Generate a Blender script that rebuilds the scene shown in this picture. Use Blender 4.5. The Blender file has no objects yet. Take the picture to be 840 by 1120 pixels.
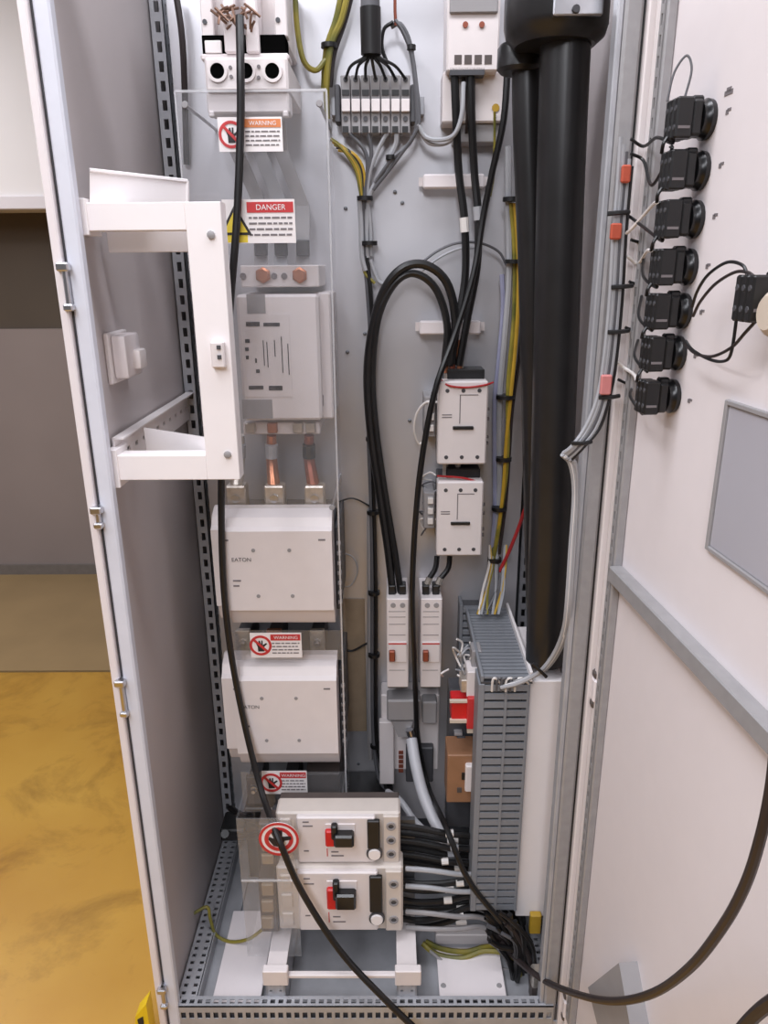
import bpy, bmesh, math, random
from mathutils import Vector, Matrix
random.seed(7)
scn = bpy.context.scene
COL = scn.collection

# ------------------------------------------------------------------ camera
F = 809.0                                   # focal length in pixels of an 840 x 1120 frame
PITCH, YAW, ROLL = math.radians(18.3), math.radians(0.45), math.radians(-0.45)
CAM = Vector((0, -1.14, 1.56))
FWD = Vector((-math.sin(YAW)*math.cos(PITCH), math.cos(YAW)*math.cos(PITCH), -math.sin(PITCH)))
_r = FWD.cross(Vector((0, 0, 1))).normalized(); _u = _r.cross(FWD)
RGT = math.cos(ROLL)*_r + math.sin(ROLL)*_u
UPV = math.cos(ROLL)*_u - math.sin(ROLL)*_r
cd = bpy.data.cameras.new('camera'); cam = bpy.data.objects.new('camera', cd); COL.objects.link(cam)
cam.matrix_world = Matrix((( RGT.x, UPV.x, -FWD.x, CAM.x), (RGT.y, UPV.y, -FWD.y, CAM.y), (RGT.z, UPV.z, -FWD.z, CAM.z), (0, 0, 0, 1)))
cd.sensor_fit = 'VERTICAL'; cd.sensor_height = 36.0; cd.lens = F*36.0/1120.0; cd.clip_start = 0.02
scn.camera = cam

# ------------------------------------------------------------------ light
w = bpy.data.worlds.new('world'); scn.world = w; w.use_nodes = True
bg = w.node_tree.nodes['Background']; bg.inputs[0].default_value = (0.97, 0.95, 1.0, 1); bg.inputs[1].default_value = 0.10
def area(name, loc, sx, sy, power, col=(0.925, 0.935, 1.0)):
    l = bpy.data.lights.new(name, 'AREA'); l.shape = 'RECTANGLE'; l.size = sx; l.size_y = sy; l.energy = power; l.color = col
    o = bpy.data.objects.new(name, l); COL.objects.link(o); o.location = loc
    return o
area('ceiling_and_fill_light', (-0.75, -1.7, 2.85), 0.35, 2.4, 34)
area('ceiling_and_fill_light', (-2.4, -1.0, 2.85), 0.35, 2.4, 28)
area('ceiling_and_fill_light', (-0.2, -3.4, 2.85), 0.35, 2.6, 58)  # added fill behind the camera, brightens the front-facing surfaces
area('ceiling_and_fill_light', (-2.4, 1.0, 2.85), 0.35, 2.0, 34)  # added fill at back left, brightens the bulkhead and floor
area('ceiling_and_fill_light', (0.05, -0.25, 2.95), 2.4, 0.35, 31)
vs = scn.view_settings
vs.view_transform = 'Standard'; vs.look = 'None'; vs.gamma = 1.0; vs.use_curve_mapping = False; vs.exposure = 0.25

# ------------------------------------------------------------------ helpers
def ray(px, py): return FWD + RGT*((px-420)/F) + UPV*((560-py)/F)
def U(px, py, ax, v):
    d = ray(px, py); i = 'xyz'.index(ax)
    return CAM + d*((v-CAM[i])/d[i])
def rect(a, b, c, d, Y):
    mx, my = (a+c)/2, (b+d)/2
    return U(a, my, 'y', Y).x, U(c, my, 'y', Y).x, U(mx, d, 'y', Y).z, U(mx, b, 'y', Y).z
def lin(c):
    c /= 255.0
    return c/12.92 if c <= 0.04045 else ((c+0.055)/1.055)**2.4
MATS = {}
def mat(name, rgb, rough=0.5, metal=0.0, var=0.05, scale=30, bump=0.0, spec=0.5, stretch=None):
    m = bpy.data.materials.new(name); m.use_nodes = True; nt = m.node_tree; b = nt.nodes['Principled BSDF']
    col = tuple(lin(c) for c in rgb)
    b.inputs['Roughness'].default_value = rough; b.inputs['Metallic'].default_value = metal
    b.inputs['Specular IOR Level'].default_value = spec
    tc = nt.nodes.new('ShaderNodeTexCoord'); n = nt.nodes.new('ShaderNodeTexNoise')
    n.inputs['Scale'].default_value = scale; n.inputs['Detail'].default_value = 4
    if stretch:
        mp = nt.nodes.new('ShaderNodeMapping'); mp.inputs['Scale'].default_value = stretch
        nt.links.new(tc.outputs['Object'], mp.inputs[0]); nt.links.new(mp.outputs[0], n.inputs['Vector'])
    else: nt.links.new(tc.outputs['Object'], n.inputs['Vector'])
    r = nt.nodes.new('ShaderNodeValToRGB')
    r.color_ramp.elements[0].position = 0.3; r.color_ramp.elements[1].position = 0.7
    r.color_ramp.elements[0].color = tuple(c*(1-var) for c in col)+(1,)
    r.color_ramp.elements[1].color = tuple(min(1, c*(1+var)) for c in col)+(1,)
    nt.links.new(n.outputs[0], r.inputs[0]); nt.links.new(r.outputs[0], b.inputs['Base Color'])
    if bump:
        bp = nt.nodes.new('ShaderNodeBump'); bp.inputs['Strength'].default_value = bump; bp.inputs['Distance'].default_value = 0.002
        nt.links.new(n.outputs[0], bp.inputs['Height']); nt.links.new(bp.outputs[0], b.inputs['Normal'])
    MATS[name] = m
    return m
mat('paint', (222, 214, 213), 0.42, var=0.015, scale=8)
mat('paint_bright', (230, 222, 223), 0.4, var=0.01)
mat('bracket_paint', (240, 234, 234), 0.4, var=0.01)
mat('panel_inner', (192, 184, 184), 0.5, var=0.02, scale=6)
mat('flange', (214, 216, 226), 0.4, var=0.02)
mat('shade_black', (10, 10, 10), 1.0, var=0.0, spec=0.0)  # flat black, paints shade into the switch recess and ports
mat('zinc', (176, 177, 182), 0.42, 0.3, var=0.12, scale=14, bump=0.05)
mat('plate_zinc', (200, 199, 203), 0.4, 0.6, var=0.06, scale=6, bump=0.02)
mat('zinc_dark', (120, 122, 126), 0.45, 0.7, var=0.15, scale=14)
mat('grey_frame', (158, 156, 157), 0.45, 0.2, var=0.06, scale=60)
mat('cable_light', (192, 192, 197), 0.4, var=0.04)
mat('steel', (200, 200, 204), 0.28, 1.0, var=0.06)
mat('device', (224, 216, 215), 0.45, var=0.02)
mat('device_warm', (208, 198, 190), 0.45, var=0.03)
mat('device_grey', (150, 147, 148), 0.5, var=0.04)
mat('dark_grey', (70, 70, 74), 0.5, var=0.1)
mat('black', (24, 23, 24), 0.42, var=0.2)
mat('black_gloss', (20, 20, 22), 0.28, var=0.1)
mat('cable_black', (22, 21, 22), 0.38, var=0.2)
mat('hose', (34, 33, 34), 0.33, var=0.15, scale=20)
mat('cable_grey', (165, 166, 170), 0.45, var=0.05)
mat('cable_dgrey', (92, 92, 96), 0.45, var=0.1)
mat('cable_lilac', (150, 152, 178), 0.45, var=0.06)
mat('cable_brown', (44, 36, 36), 0.45, var=0.1)
mat('wire_white', (225, 220, 216), 0.45, var=0.03)
mat('wire_red', (170, 40, 44), 0.45, var=0.1)
mat('wire_yellow', (184, 148, 48), 0.45, var=0.12)
mat('duct', (128, 131, 137), 0.5, var=0.04)
mat('copper', (196, 130, 98), 0.35, 0.85, var=0.15)
mat('copper_red', (150, 84, 66), 0.4, 0.5, var=0.15)
mat('tin', (205, 196, 186), 0.35, 0.7, var=0.18, scale=80)
mat('braid_brown', (128, 98, 82), 0.45, 0.4, var=0.25, scale=60)
mat('red', (206, 30, 34), 0.4, var=0.08)
mat('sign_red', (196, 52, 54), 0.5, var=0.05)
mat('sign_orange', (214, 128, 74), 0.5, var=0.05)
mat('sign_yellow', (226, 200, 60), 0.5, var=0.05)
mat('sign_white', (238, 232, 231), 0.45, var=0.015)
mat('ink', (40, 36, 38), 0.6, var=0.1)
mat('ink_grey', (120, 114, 116), 0.6, var=0.1)
mat('relay_orange', (148, 108, 80), 0.45, var=0.08)
mat('tag_orange', (186, 84, 60), 0.5, var=0.1)
mat('tag_pink', (206, 130, 128), 0.5, var=0.1)
mat('mccb_base', (84, 75, 72), 0.5, var=0.1)
mat('beige', (206, 192, 176), 0.45, var=0.06)
mat('insulation', (152, 134, 112), 0.5, var=0.1)
mat('bumper_yellow', (236, 200, 30), 0.5, var=0.06)
mat('pane_grey', (176, 174, 182), 0.18, var=0.03, scale=4)
mat('white_wall', (240, 234, 231), 0.6, var=0.02, scale=3)
mat('brown_wall', (84, 72, 60), 0.55, var=0.08, scale=3)
mat('grey_wall', (140, 127, 122), 0.55, var=0.04, scale=3)
mat('skirting', (112, 104, 98), 0.5, var=0.08)
# yellow/green striped earth wire
m = mat('wire_yg', (196, 182, 50), 0.45, var=0.05, scale=12)
nt = m.node_tree; rp = [n for n in nt.nodes if n.type == 'VALTORGB'][0]
rp.color_ramp.elements[0].color = (lin(74), lin(84), lin(40), 1); rp.color_ramp.elements[1].color = (lin(172), lin(152), lin(56), 1)
# worn ochre floor
m = mat('floor_paint', (196, 152, 70), 0.38, var=0.0, scale=2.2)
nt = m.node_tree; b = nt.nodes['Principled BSDF']
rp = [n for n in nt.nodes if n.type == 'VALTORGB'][0]
rp.color_ramp.elements[0].color = (lin(172), lin(124), lin(42), 1); rp.color_ramp.elements[1].color = (lin(190), lin(146), lin(60), 1)
n2 = nt.nodes.new('ShaderNodeTexNoise'); n2.inputs['Scale'].default_value = 3.5; n2.inputs['Detail'].default_value = 9; n2.inputs['Roughness'].default_value = 0.7; n2.inputs['Distortion'].default_value = 0.6
r2 = nt.nodes.new('ShaderNodeValToRGB'); r2.color_ramp.elements[0].position = 0.32; r2.color_ramp.elements[1].position = 0.50
r2.color_ramp.elements[0].color = (0.62, 0.58, 0.52, 1); r2.color_ramp.elements[1].color = (1, 1, 1, 1)
mx = nt.nodes.new('ShaderNodeMix'); mx.data_type = 'RGBA'; mx.blend_type = 'MULTIPLY'; mx.inputs[0].default_value = 1.0
tc = [n for n in nt.nodes if n.type == 'TEX_COORD'][0]
nt.links.new(tc.outputs['Object'], n2.inputs['Vector']); nt.links.new(n2.outputs[0], r2.inputs[0])
nt.links.new(rp.outputs[0], mx.inputs[6]); nt.links.new(r2.outputs[0], mx.inputs[7]); nt.links.new(mx.outputs[2], b.inputs['Base Color'])
# the far strip of floor is browner
mat('floor_far', (150, 124, 86), 0.35, var=0.1, scale=3)
def acrylic(name, haze, gloss):
    m = bpy.data.materials.new(name); m.use_nodes = True; nt = m.node_tree; nt.nodes.clear()
    o = nt.nodes.new('ShaderNodeOutputMaterial'); tr = nt.nodes.new('ShaderNodeBsdfTransparent'); gl = nt.nodes.new('ShaderNodeBsdfGlossy')
    df = nt.nodes.new('ShaderNodeBsdfDiffuse'); m1 = nt.nodes.new('ShaderNodeMixShader'); m2 = nt.nodes.new('ShaderNodeMixShader')
    nz = nt.nodes.new('ShaderNodeTexNoise'); nz.inputs['Scale'].default_value = 9
    mr = nt.nodes.new('ShaderNodeMapRange'); mr.inputs[3].default_value = haze*0.6; mr.inputs[4].default_value = haze*1.4
    tr.inputs[0].default_value = (0.97, 0.97, 0.975, 1); gl.inputs['Roughness'].default_value = 0.08
    df.inputs[0].default_value = (0.85, 0.85, 0.87, 1); m2.inputs[0].default_value = gloss
    nt.links.new(nz.outputs[0], mr.inputs[0]); nt.links.new(mr.outputs[0], m1.inputs[0])
    nt.links.new(tr.outputs[0], m1.inputs[1]); nt.links.new(df.outputs[0], m1.inputs[2])
    nt.links.new(m1.outputs[0], m2.inputs[1]); nt.links.new(gl.outputs[0], m2.inputs[2]); nt.links.new(m2.outputs[0], o.inputs[0])
    MATS[name] = m
acrylic('acrylic', 0.05, 0.04)
acrylic('acrylic_edge', 0.35, 0.08)
acrylic('acrylic_dusty', 0.08, 0.04)

class MB:
    def __init__(s, T=None): s.bm = bmesh.new(); s.T = T; s.sharp = 35
    def box(s, x0, x1, y0, y1, z0, z1, bev=0.0, seg=1):
        if x1 < x0: x0, x1 = x1, x0
        if y1 < y0: y0, y1 = y1, y0
        if z1 < z0: z0, z1 = z1, z0
        r = bmesh.ops.create_cube(s.bm, size=1.0, matrix=Matrix.Translation(((x0+x1)/2, (y0+y1)/2, (z0+z1)/2)) @ Matrix.Diagonal((x1-x0, y1-y0, z1-z0, 1)))
        if bev:
            bev = min(bev, 0.45*min(x1-x0, y1-y0, z1-z0))
            es = list({e for v in r['verts'] for e in v.link_edges})
            bmesh.ops.bevel(s.bm, geom=es, offset=bev, segments=seg, affect='EDGES', profile=0.5)
        return s
    def pbox(s, a, b, c, d, yf, yb, bev=0.0, seg=1):
        x0, x1, z0, z1 = rect(a, b, c, d, yf)
        return s.box(x0, x1, yf, yb, z0, z1, bev, seg)
    def ring(s, c, ax, r, n, up=None):
        ax = ax.normalized()
        a = up if up is not None else (Vector((0, 0, 1)) if abs(ax.z) < 0.9 else Vector((1, 0, 0)))
        a = (a - ax*a.dot(ax)).normalized(); b = ax.cross(a)
        return [s.bm.verts.new(c + (a*math.cos(2*math.pi*i/n) + b*math.sin(2*math.pi*i/n))*r) for i in range(n)], a
    def loft(s, rings, caps=True):
        n = len(rings[0])
        for p, q in zip(rings, rings[1:]):
            for i in range(n): s.bm.faces.new((p[i], p[(i+1) % n], q[(i+1) % n], q[i]))
        if caps: s.bm.faces.new(rings[0][::-1]); s.bm.faces.new(rings[-1])
        return s
    def lathe(s, p0, ax, prof, n=20):
        ax = Vector(ax).normalized(); p0 = Vector(p0)
        return s.loft([s.ring(p0 + ax*t, ax, r, n)[0] for t, r in prof])
    def cyl(s, p0, p1, r, r2=None, n=16):
        p0 = Vector(p0); p1 = Vector(p1)
        return s.lathe(p0, p1-p0, [(0, r), ((p1-p0).length, r if r2 is None else r2)], n)
    def tube(s, pts, r, n=8, sub=6):
        pts = [Vector(p) for p in pts]
        if len(pts) > 2 and sub > 1:
            e = [2*pts[0]-pts[1]] + pts + [2*pts[-1]-pts[-2]]; out = []
            for i in range(1, len(e)-2):
                a, b, c, d = e[i-1:i+3]
                for k in range(sub):
                    t = k/sub
                    out.append(0.5*((2*b) + (c-a)*t + (2*a-5*b+4*c-d)*t*t + (3*b-a-3*c+d)*t**3))
            out.append(pts[-1]); pts = out
        rings = []; up = None
        for i, p in enumerate(pts):
            t = pts[min(i+1, len(pts)-1)] - pts[max(i-1, 0)]
            rr = r(i/(len(pts)-1)) if callable(r) else r
            g, up = s.ring(p, t, rr, n, up); rings.append(g)
        return s.loft(rings)
    def prism(s, poly, vec):
        vec = Vector(vec); a = [s.bm.verts.new(Vector(p)) for p in poly]; b = [s.bm.verts.new(Vector(p)+vec) for p in poly]
        n = len(a); s.bm.faces.new(a[::-1]); s.bm.faces.new(b)
        for i in range(n): s.bm.faces.new((a[i], a[(i+1) % n], b[(i+1) % n], b[i]))
        return s
    def annulus(s, c, R, r, y0, y1, n=32):
        rings = []
        for rad, y in ((R, y0), (r, y0), (r, y1), (R, y1)):
            rings.append([s.bm.verts.new((c[0]+rad*math.cos(2*math.pi*i/n), y, c[1]+rad*math.sin(2*math.pi*i/n))) for i in range(n)])
        for p, q in zip(rings, rings[1:]+rings[:1]):
            for i in range(n): s.bm.faces.new((p[i], p[(i+1) % n], q[(i+1) % n], q[i]))
        return s
    def perf(s, o, L, W, n, rows=1, hl=0.5, hw=0.4, thick=0.002):
        """flat strip with n x rows real holes; o origin, L length vector, W width vector"""
        o, L, W = Vector(o), Vector(L), Vector(W)
        us = [0.0]; vs_ = [0.0]
        for i in range(n): us += [(i+0.5-hl/2)/n, (i+0.5+hl/2)/n]
        for i in range(rows): vs_ += [(i+0.5-hw/2)/rows, (i+0.5+hw/2)/rows]
        us.append(1.0); vs_.append(1.0)
        N = L.cross(W).normalized()*thick
        g = [[[s.bm.verts.new(o + L*a + W*b + N*k) for b in vs_] for a in us] for k in (0, 1)]
        nu, nv = len(us)-1, len(vs_)-1
        solid = lambda i, j: 0 <= i < nu and 0 <= j < nv and not (i % 2 == 1 and j % 2 == 1)
        for i in range(nu):
            for j in range(nv):
                if not solid(i, j): continue
                for k in (0, 1): s.bm.faces.new([g[k][i][j], g[k][i+1][j], g[k][i+1][j+1], g[k][i][j+1]][::1 if k else -1])
                for (di, dj), (p, q) in (((-1, 0), ((i, j), (i, j+1))), ((1, 0), ((i+1, j), (i+1, j+1))), ((0, -1), ((i, j), (i+1, j))), ((0, 1), ((i, j+1), (i+1, j+1)))):
                    if not solid(i+di, j+dj): s.bm.faces.new((g[0][p[0]][p[1]], g[0][q[0]][q[1]], g[1][q[0]][q[1]], g[1][p[0]][p[1]]))
        return s
    def text(s, body, x, z, y, h, align='LEFT'):
        cu = bpy.data.curves.new('lettering', 'FONT'); cu.body = body; cu.size = h*1.38; cu.align_x = align
        ob = bpy.data.objects.new('lettering', cu); me = bpy.data.meshes.new_from_object(ob)
        vs_ = [s.bm.verts.new((x+v.co.x, y, z+v.co.y)) for v in me.vertices]
        for p in me.polygons:
            try: s.bm.faces.new([vs_[i] for i in p.vertices])
            except ValueError: pass
        bpy.data.objects.remove(ob); bpy.data.curves.remove(cu); bpy.data.meshes.remove(me)
        return s

ORG = {}
def build(name, mb, material, parent=None, label=None, cat=None, group=None, kind=None, origin=None):
    bm = mb.bm
    if mb.T is not None: bm.transform(mb.T)
    bmesh.ops.recalc_face_normals(bm, faces=bm.faces)
    me = bpy.data.meshes.new(name)
    if origin is None:
        cs = [v.co for v in bm.verts]
        origin = Vector(((min(c.x for c in cs)+max(c.x for c in cs))/2, (min(c.y for c in cs)+max(c.y for c in cs))/2, min(c.z for c in cs)))
    bm.transform(Matrix.Translation(-origin)); bm.to_mesh(me); bm.free()
    me.materials.append(MATS[material])
    me.polygons.foreach_set('use_smooth', [True]*len(me.polygons)); me.set_sharp_from_angle(angle=math.radians(mb.sharp))
    o = bpy.data.objects.new(name, me); COL.objects.link(o)
    ORG[o.name] = origin
    if parent is not None:
        o.parent = parent; o.location = origin - ORG[parent.name]
    else: o.location = origin
    tagit(o, label, cat, group, kind)
    return o
def tagit(o, label=None, cat=None, group=None, kind=None):
    if label: o['label'] = label
    if cat: o['category'] = cat
    if group: o['group'] = group
    if kind: o['kind'] = kind
def thing(name, label, cat, loc, group=None):
    o = bpy.data.objects.new(name, None); COL.objects.link(o); o.location = Vector(loc); o.empty_display_size = 0.02
    ORG[o.name] = Vector(loc); tagit(o, label, cat, group)
    return o
def dup(src, delta, parent):
    c = src.copy(); COL.objects.link(c); c.parent = parent; c.location = src.location + Vector(delta); ORG[c.name] = ORG[src.name]+Vector(delta)
    return c
def P3(pts): return [U(a, b, 'y', y) for a, b, y in pts]
def cable(name, label, cat, pts, r, material, group=None, parent=None, n=8, sub=6):
    return build(name, MB().tube(P3(pts), r, n, sub), material, parent, label, cat, group)

# ------------------------------------------------------------------ key planes
YP = 0.47            # front of mounting plate
XL, XR = -0.455, 0.362   # inner faces of side walls
ZF = 0.10            # cabinet floor level
ZT = 2.12

# ------------------------------------------------------------------ the room
build('floor', MB().box(-6, 6, -4, 1.515, -0.05, 0), 'floor_paint', kind='structure', label='ochre yellow painted concrete floor with scuffs', origin=Vector((0, 0, 0)))
build('floor', MB().box(-6, 6, 1.53, 2.6, -0.05, 0), 'floor_far', kind='structure', label='browner strip of floor along the far wall', origin=Vector((0, 0, 0)))
zb = U(10, 360, 'y', 2.55).z
zt = U(10, 228, 'y', 2.30).z
build('wall_back', MB().box(-6, 6, 2.55, 2.65, 0, zb), 'grey_wall', kind='structure', label='light grey lower part of the far wall')
build('wall_back', MB().box(-6, 6, 2.57, 2.65, zb, 3.4), 'brown_wall', kind='structure', label='dark brown recessed band of the far wall')
build('trim_1', MB().box(-6, 6, 2.30, 2.57, zt, 3.4), 'white_wall', kind='structure', label='white bulkhead overhanging the far wall')
build('trim_2', MB().box(-6, 6, 2.285, 2.3, zt-0.005, zt+0.05, 0.004), 'paint_bright', kind='structure', label='bright lip along the bulkhead edge')
build('baseboard_back', MB().box(-6, 6, 2.535, 2.55, 0, 0.055), 'skirting', kind='structure', label='dark baseboard under the grey wall')

# ------------------------------------------------------------------ the cabinet
cab = thing('electrical_cabinet', 'tall white steel electrical cabinet standing open with its door swung right', 'cabinet', (-0.045, 0.3, 0))
build('side_panel', MB().box(XL-0.031, XL-0.002, 0.012, 0.60, 0.0, ZT), 'panel_inner', cab, label='left steel side panel')
build('side_panel', MB().box(XR+0.002, XR+0.03, 0.035, 0.60, 0.0, ZT), 'panel_inner', cab, label='right steel side panel')
build('back_panel', MB().box(XL, XR, 0.57, 0.60, 0.0, ZT), 'zinc_dark', cab)
rf = MB(); rf.box(XL-0.031, XR+0.03, 0.0, 0.03, ZT, ZT+0.03); rf.box(XL-0.031, XR+0.03, 0.57, 0.60, ZT, ZT+0.03); rf.box(XL-0.031, XL, 0.03, 0.57, ZT, ZT+0.03); rf.box(XR, XR+0.03, 0.03, 0.57, ZT, ZT+0.03)
build('roof_frame', rf, 'paint', cab)          # the roof sheet is off, room light falls in from above
build('floor_pan', MB().box(XL, XR, 0.0, 0.57, ZF-0.06, ZF-0.045), 'zinc', cab)
# left front edge: outer skin, dark groove, flange
build('front_edge', MB().box(XL-0.031, XL-0.018, -0.012, 0.012, 0.0, ZT, 0.002), 'paint_bright', cab)
build('groove_seal', MB().box(XL-0.018, XL-0.013, 0.0, 0.012, 0.0, ZT), 'dark_grey', cab)
fl = MB(); fl.box(XL-0.013, XL+0.010, -0.006, 0.014, 0.0, ZT, 0.003); fl.box(XL-0.002, XL+0.004, 0.014, 0.022, 0, ZT)
build('front_post', fl, 'flange', cab)
for k, (a, b, c, d) in enumerate([(71, 287, 84, 340), (108, 553, 117, 577), (131, 742, 144, 782), (176, 1078, 184, 1100)]):
    x0, x1, z0, z1 = rect(a, b, c, d, -0.01)
    cb = MB(); zm = (z0+z1)/2
    cb.box(XL-0.019, XL-0.011, -0.016, 0.0, z0, z1, 0.002); cb.box(XL-0.024, XL-0.006, -0.022, -0.008, z1-0.012, z1, 0.002); cb.box(XL-0.022, XL-0.008, -0.020, -0.008, z0, z0+0.010, 0.002)
    build('lock_catch', cb, 'steel', cab)
# right front post: profile with several faces, hinge strip
rp_ = MB()
rp_.box(0.316, 0.341, 0.0, 0.045, 0.0, ZT, 0.004); rp_.box(0.33, XR+0.004, 0.03, 0.07, 0.0, ZT)
build('front_post', rp_, 'grey_frame', cab)
build('post_lip', MB().box(0.307, 0.316, 0.004, 0.03, 0, ZT, 0.002), 'zinc', cab)
build('groove_seal', MB().box(0.341, 0.345, 0.008, 0.03, 0.0, ZT), 'black', cab)
build('hinge_strip', MB().box(0.345, 0.364, -0.008, 0.03, 0.0, ZT, 0.002), 'paint', cab)
# rear frame posts: perforated rails
for xx, sg in ((XL+0.002, 1), (XR-0.05, 1)):
    pm = MB(); pm.perf((xx, 0.50, ZF), (0, 0, ZT-ZF), (0.026, -0.0, 0), 60, 1, 0.55, 0.36); pm.perf((xx+0.026, 0.50, ZF), (0, 0, ZT-ZF), (0, 0.04, 0), 60, 1, 0.55, 0.3); pm.perf((xx+0.028, 0.54, ZF), (0, 0, ZT-ZF), (0.016, 0, 0), 60, 1, 0.4, 0.4)
    build('rear_post', pm, 'zinc', cab)
build('mounting_plate', MB().box(-0.412, 0.300, YP, YP+0.004, 0.17, ZT-0.04), 'plate_zinc', cab)
sc = MB()
for a, b in [(432, 210), (416, 335), (378, 228), (399, 365), (380, 385), (440, 222), (448, 460), (392, 835), (395, 870)]:
    p = U(a, b, 'y', YP); sc.lathe(p, (0, -1, 0), [(0, 0.004), (0.003, 0.004), (0.004, 0.002)], 8)
build('screw_heads', sc, 'zinc_dark', cab, kind='stuff')
# bottom frame rails with holes
bl = MB(); bl.perf((XL+0.002, 0.02, ZF), (0, 0.47, 0), (0.042, 0, 0), 26, 2, 0.42, 0.42)
bl.box(XL+0.042, XL+0.046, 0.02, 0.49, ZF-0.045, ZF); bl.box(XL+0.046, XL+0.085, 0.02, 0.49, ZF-0.045, ZF-0.035)
build('bottom_rail', bl, 'zinc', cab)
bf = MB(); bf.perf((XL+0.01, 0.02, ZF+0.002), (0.78, 0, 0), (0, -0.024, 0), 46, 1, 0.6, 0.38); bf.perf((XL+0.01, -0.004, ZF+0.002), (0.78, 0, 0), (0, 0, -0.05), 46, 1, 0.6, 0.34)
build('bottom_rail', bf, 'zinc', cab)
build('rail_liner', MB().box(XL+0.01, XR, 0.003, 0.012, ZF-0.05, ZF-0.006), 'dark_grey', cab)
br = MB(); br.perf((XR-0.044, 0.05, ZF), (0, 0.44, 0), (0.042, 0, 0), 26, 2, 0.42, 0.42)
build('bottom_rail', br, 'zinc', cab)
build('plinth', MB().box(XL-0.03, XR+0.03, 0.03, 0.58, 0, ZF-0.06), 'dark_grey', cab)

# ---- door, swung a little past square
A = math.radians(4.8)
dd = Vector((math.sin(A), -math.cos(A), 0)); dn = Vector((-math.cos(A), -math.sin(A), 0))
DH = Vector((0.367, -0.012, 0))
TD = Matrix(((dd.x, dn.x, 0, DH.x), (dd.y, dn.y, 0, DH.y), (0, 0, 1, 0), (0, 0, 0, 1)))
def Ud(px, py, off=0.0):
    d = ray(px, py); o = DH + dn*off
    t = (o-CAM).dot(dn)/d.dot(dn); p = CAM + d*t
    return (p-DH).dot(dd), p.z
door = build('door', MB(TD).box(0.0, 0.80, -0.020, 0.0, 0.06, ZT, 0.002), 'paint_bright', cab, label='white door swung open past ninety degrees')
build('door_flange', MB(TD).box(-0.002, 0.012, -0.020, 0.014, 0.06, ZT, 0.002), 'paint', door)
tf = MB(TD); tf.box(0.012, 0.036, 0.0, 0.014, 0.10, ZT-0.04, 0.002)
build('door_frame_tube', tf, 'grey_frame', door)
ds = MB(TD)
ds.perf((0.018, 0.0145, 0.12), (0, 0, ZT-0.2), (0.012, 0, 0), 80, 1, 0.55, 0.4, 0.0015)
build('hole_strip', ds, 'grey_frame', door)
s1, z1 = Ud(660, 622, 0.02); s2, z2 = Ud(838, 806, 0.02)
zc = (z1+z2)/2
build('door_crossbar', MB(TD).box(0.036, 0.78, 0.0, 0.022, zc-0.013, zc+0.013, 0.002), 'grey_frame', door)
wx = [Ud(800, 443), Ud(779, 597)]
ws = (wx[0][0]+wx[1][0])/2
build('viewing_pane', MB(TD).box(ws, ws+0.26, 0.0, 0.003, wx[1][1], wx[0][1], 0.001), 'pane_grey', door, label='grey viewing pane set in the door')
pf = MB(TD)
for a, b, c, d in ((ws-0.006, ws, wx[1][1]-0.006, wx[0][1]+0.006), (ws, ws+0.26, wx[0][1], wx[0][1]+0.006), (ws, ws+0.26, wx[1][1]-0.006, wx[1][1])): pf.box(a, b, 0, 0.006, c, d, 0.001)
build('pane_frame', pf, 'device_grey', door)
# hinges between post and door
for py in (752, 1098):
    z = U(636, py, 'y', -0.01).z
    hb = MB(); hb.box(0.350, 0.366, -0.026, -0.006, z-0.022, z+0.022, 0.003)
    h = build('hinge', hb, 'paint_bright', cab)
    for q in (0.022, -0.036): build('hinge_knuckle', MB().box(0.350, 0.366, -0.022, -0.004, z+q, z+q+0.014, 0.003), 'mccb_base', h)
# small folded pocket at the bottom of the door
q4 = [Ud(a, b, 0.03) for a, b in ((643, 1080), (677, 1053), (690, 1128), (658, 1140))]
pk = MB(TD); pk.prism([(a, 0.0, b) for a, b in q4], (0, 0.03, 0.0))
build('document_clip', pk, 'device_grey', door)
# corner bumper outside the bottom left
p = U(160, 1105, 'y', -0.02)
bu = thing('floor_bumper', 'yellow plastic corner bumper at the left foot of the cabinet', 'bumper', (p.x, -0.02, 0))
build('body', MB().prism([(p.x-0.035, -0.03, 0), (p.x+0.006, -0.03, 0), (p.x+0.006, -0.03, p.z+0.03), (p.x-0.02, -0.03, p.z-0.005)], (0, 0.03, 0)), 'bumper_yellow', bu)
build('stripe', MB().prism([(p.x-0.016, -0.032, p.z-0.012), (p.x-0.004, -0.032, p.z-0.004), (p.x-0.004, -0.032, p.z-0.024), (p.x-0.014, -0.032, p.z-0.034)], (0, 0.003, 0)), 'ink', bu)

# ------------------------------------------------------------------ white swing bracket on the left wall
YB = 0.02
br_ = thing('bracket_frame', 'white painted U shaped bracket frame projecting from the left cabinet wall', 'bracket', U(110, 520, 'y', YB))
x0, x1, z0, z1 = rect(99, 221, 240, 252, YB)
xr0, xr1 = U(208, 300, 'y', YB).x, U(250, 350, 'y', YB).x
zbot0, zbot1 = U(190, 525, 'y', YB).z, U(190, 498, 'y', YB).z
xa = XL+0.012
def channel(mb, x0, x1, z0, z1, horizontal):
    mb.box(x0, x1, YB, YB+0.003, z0, z1, 0.001)
    if horizontal: mb.box(x0, x1, YB+0.003, YB+0.035, z0, z0+0.003); mb.box(x0, x1, YB+0.003, YB+0.035, z1-0.003, z1)
    else: mb.box(x0, x0+0.003, YB+0.003, YB+0.035, z0, z1); mb.box(x1-0.003, x1, YB+0.003, YB+0.035, z0, z1)
mb = MB(); channel(mb, xa, xr0, z0, z1, True); build('top_bar', mb, 'bracket_paint', br_)
mb = MB(); channel(mb, xa, xr0, zbot0, zbot1, True); build('bottom_bar', mb, 'bracket_paint', br_)
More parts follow.
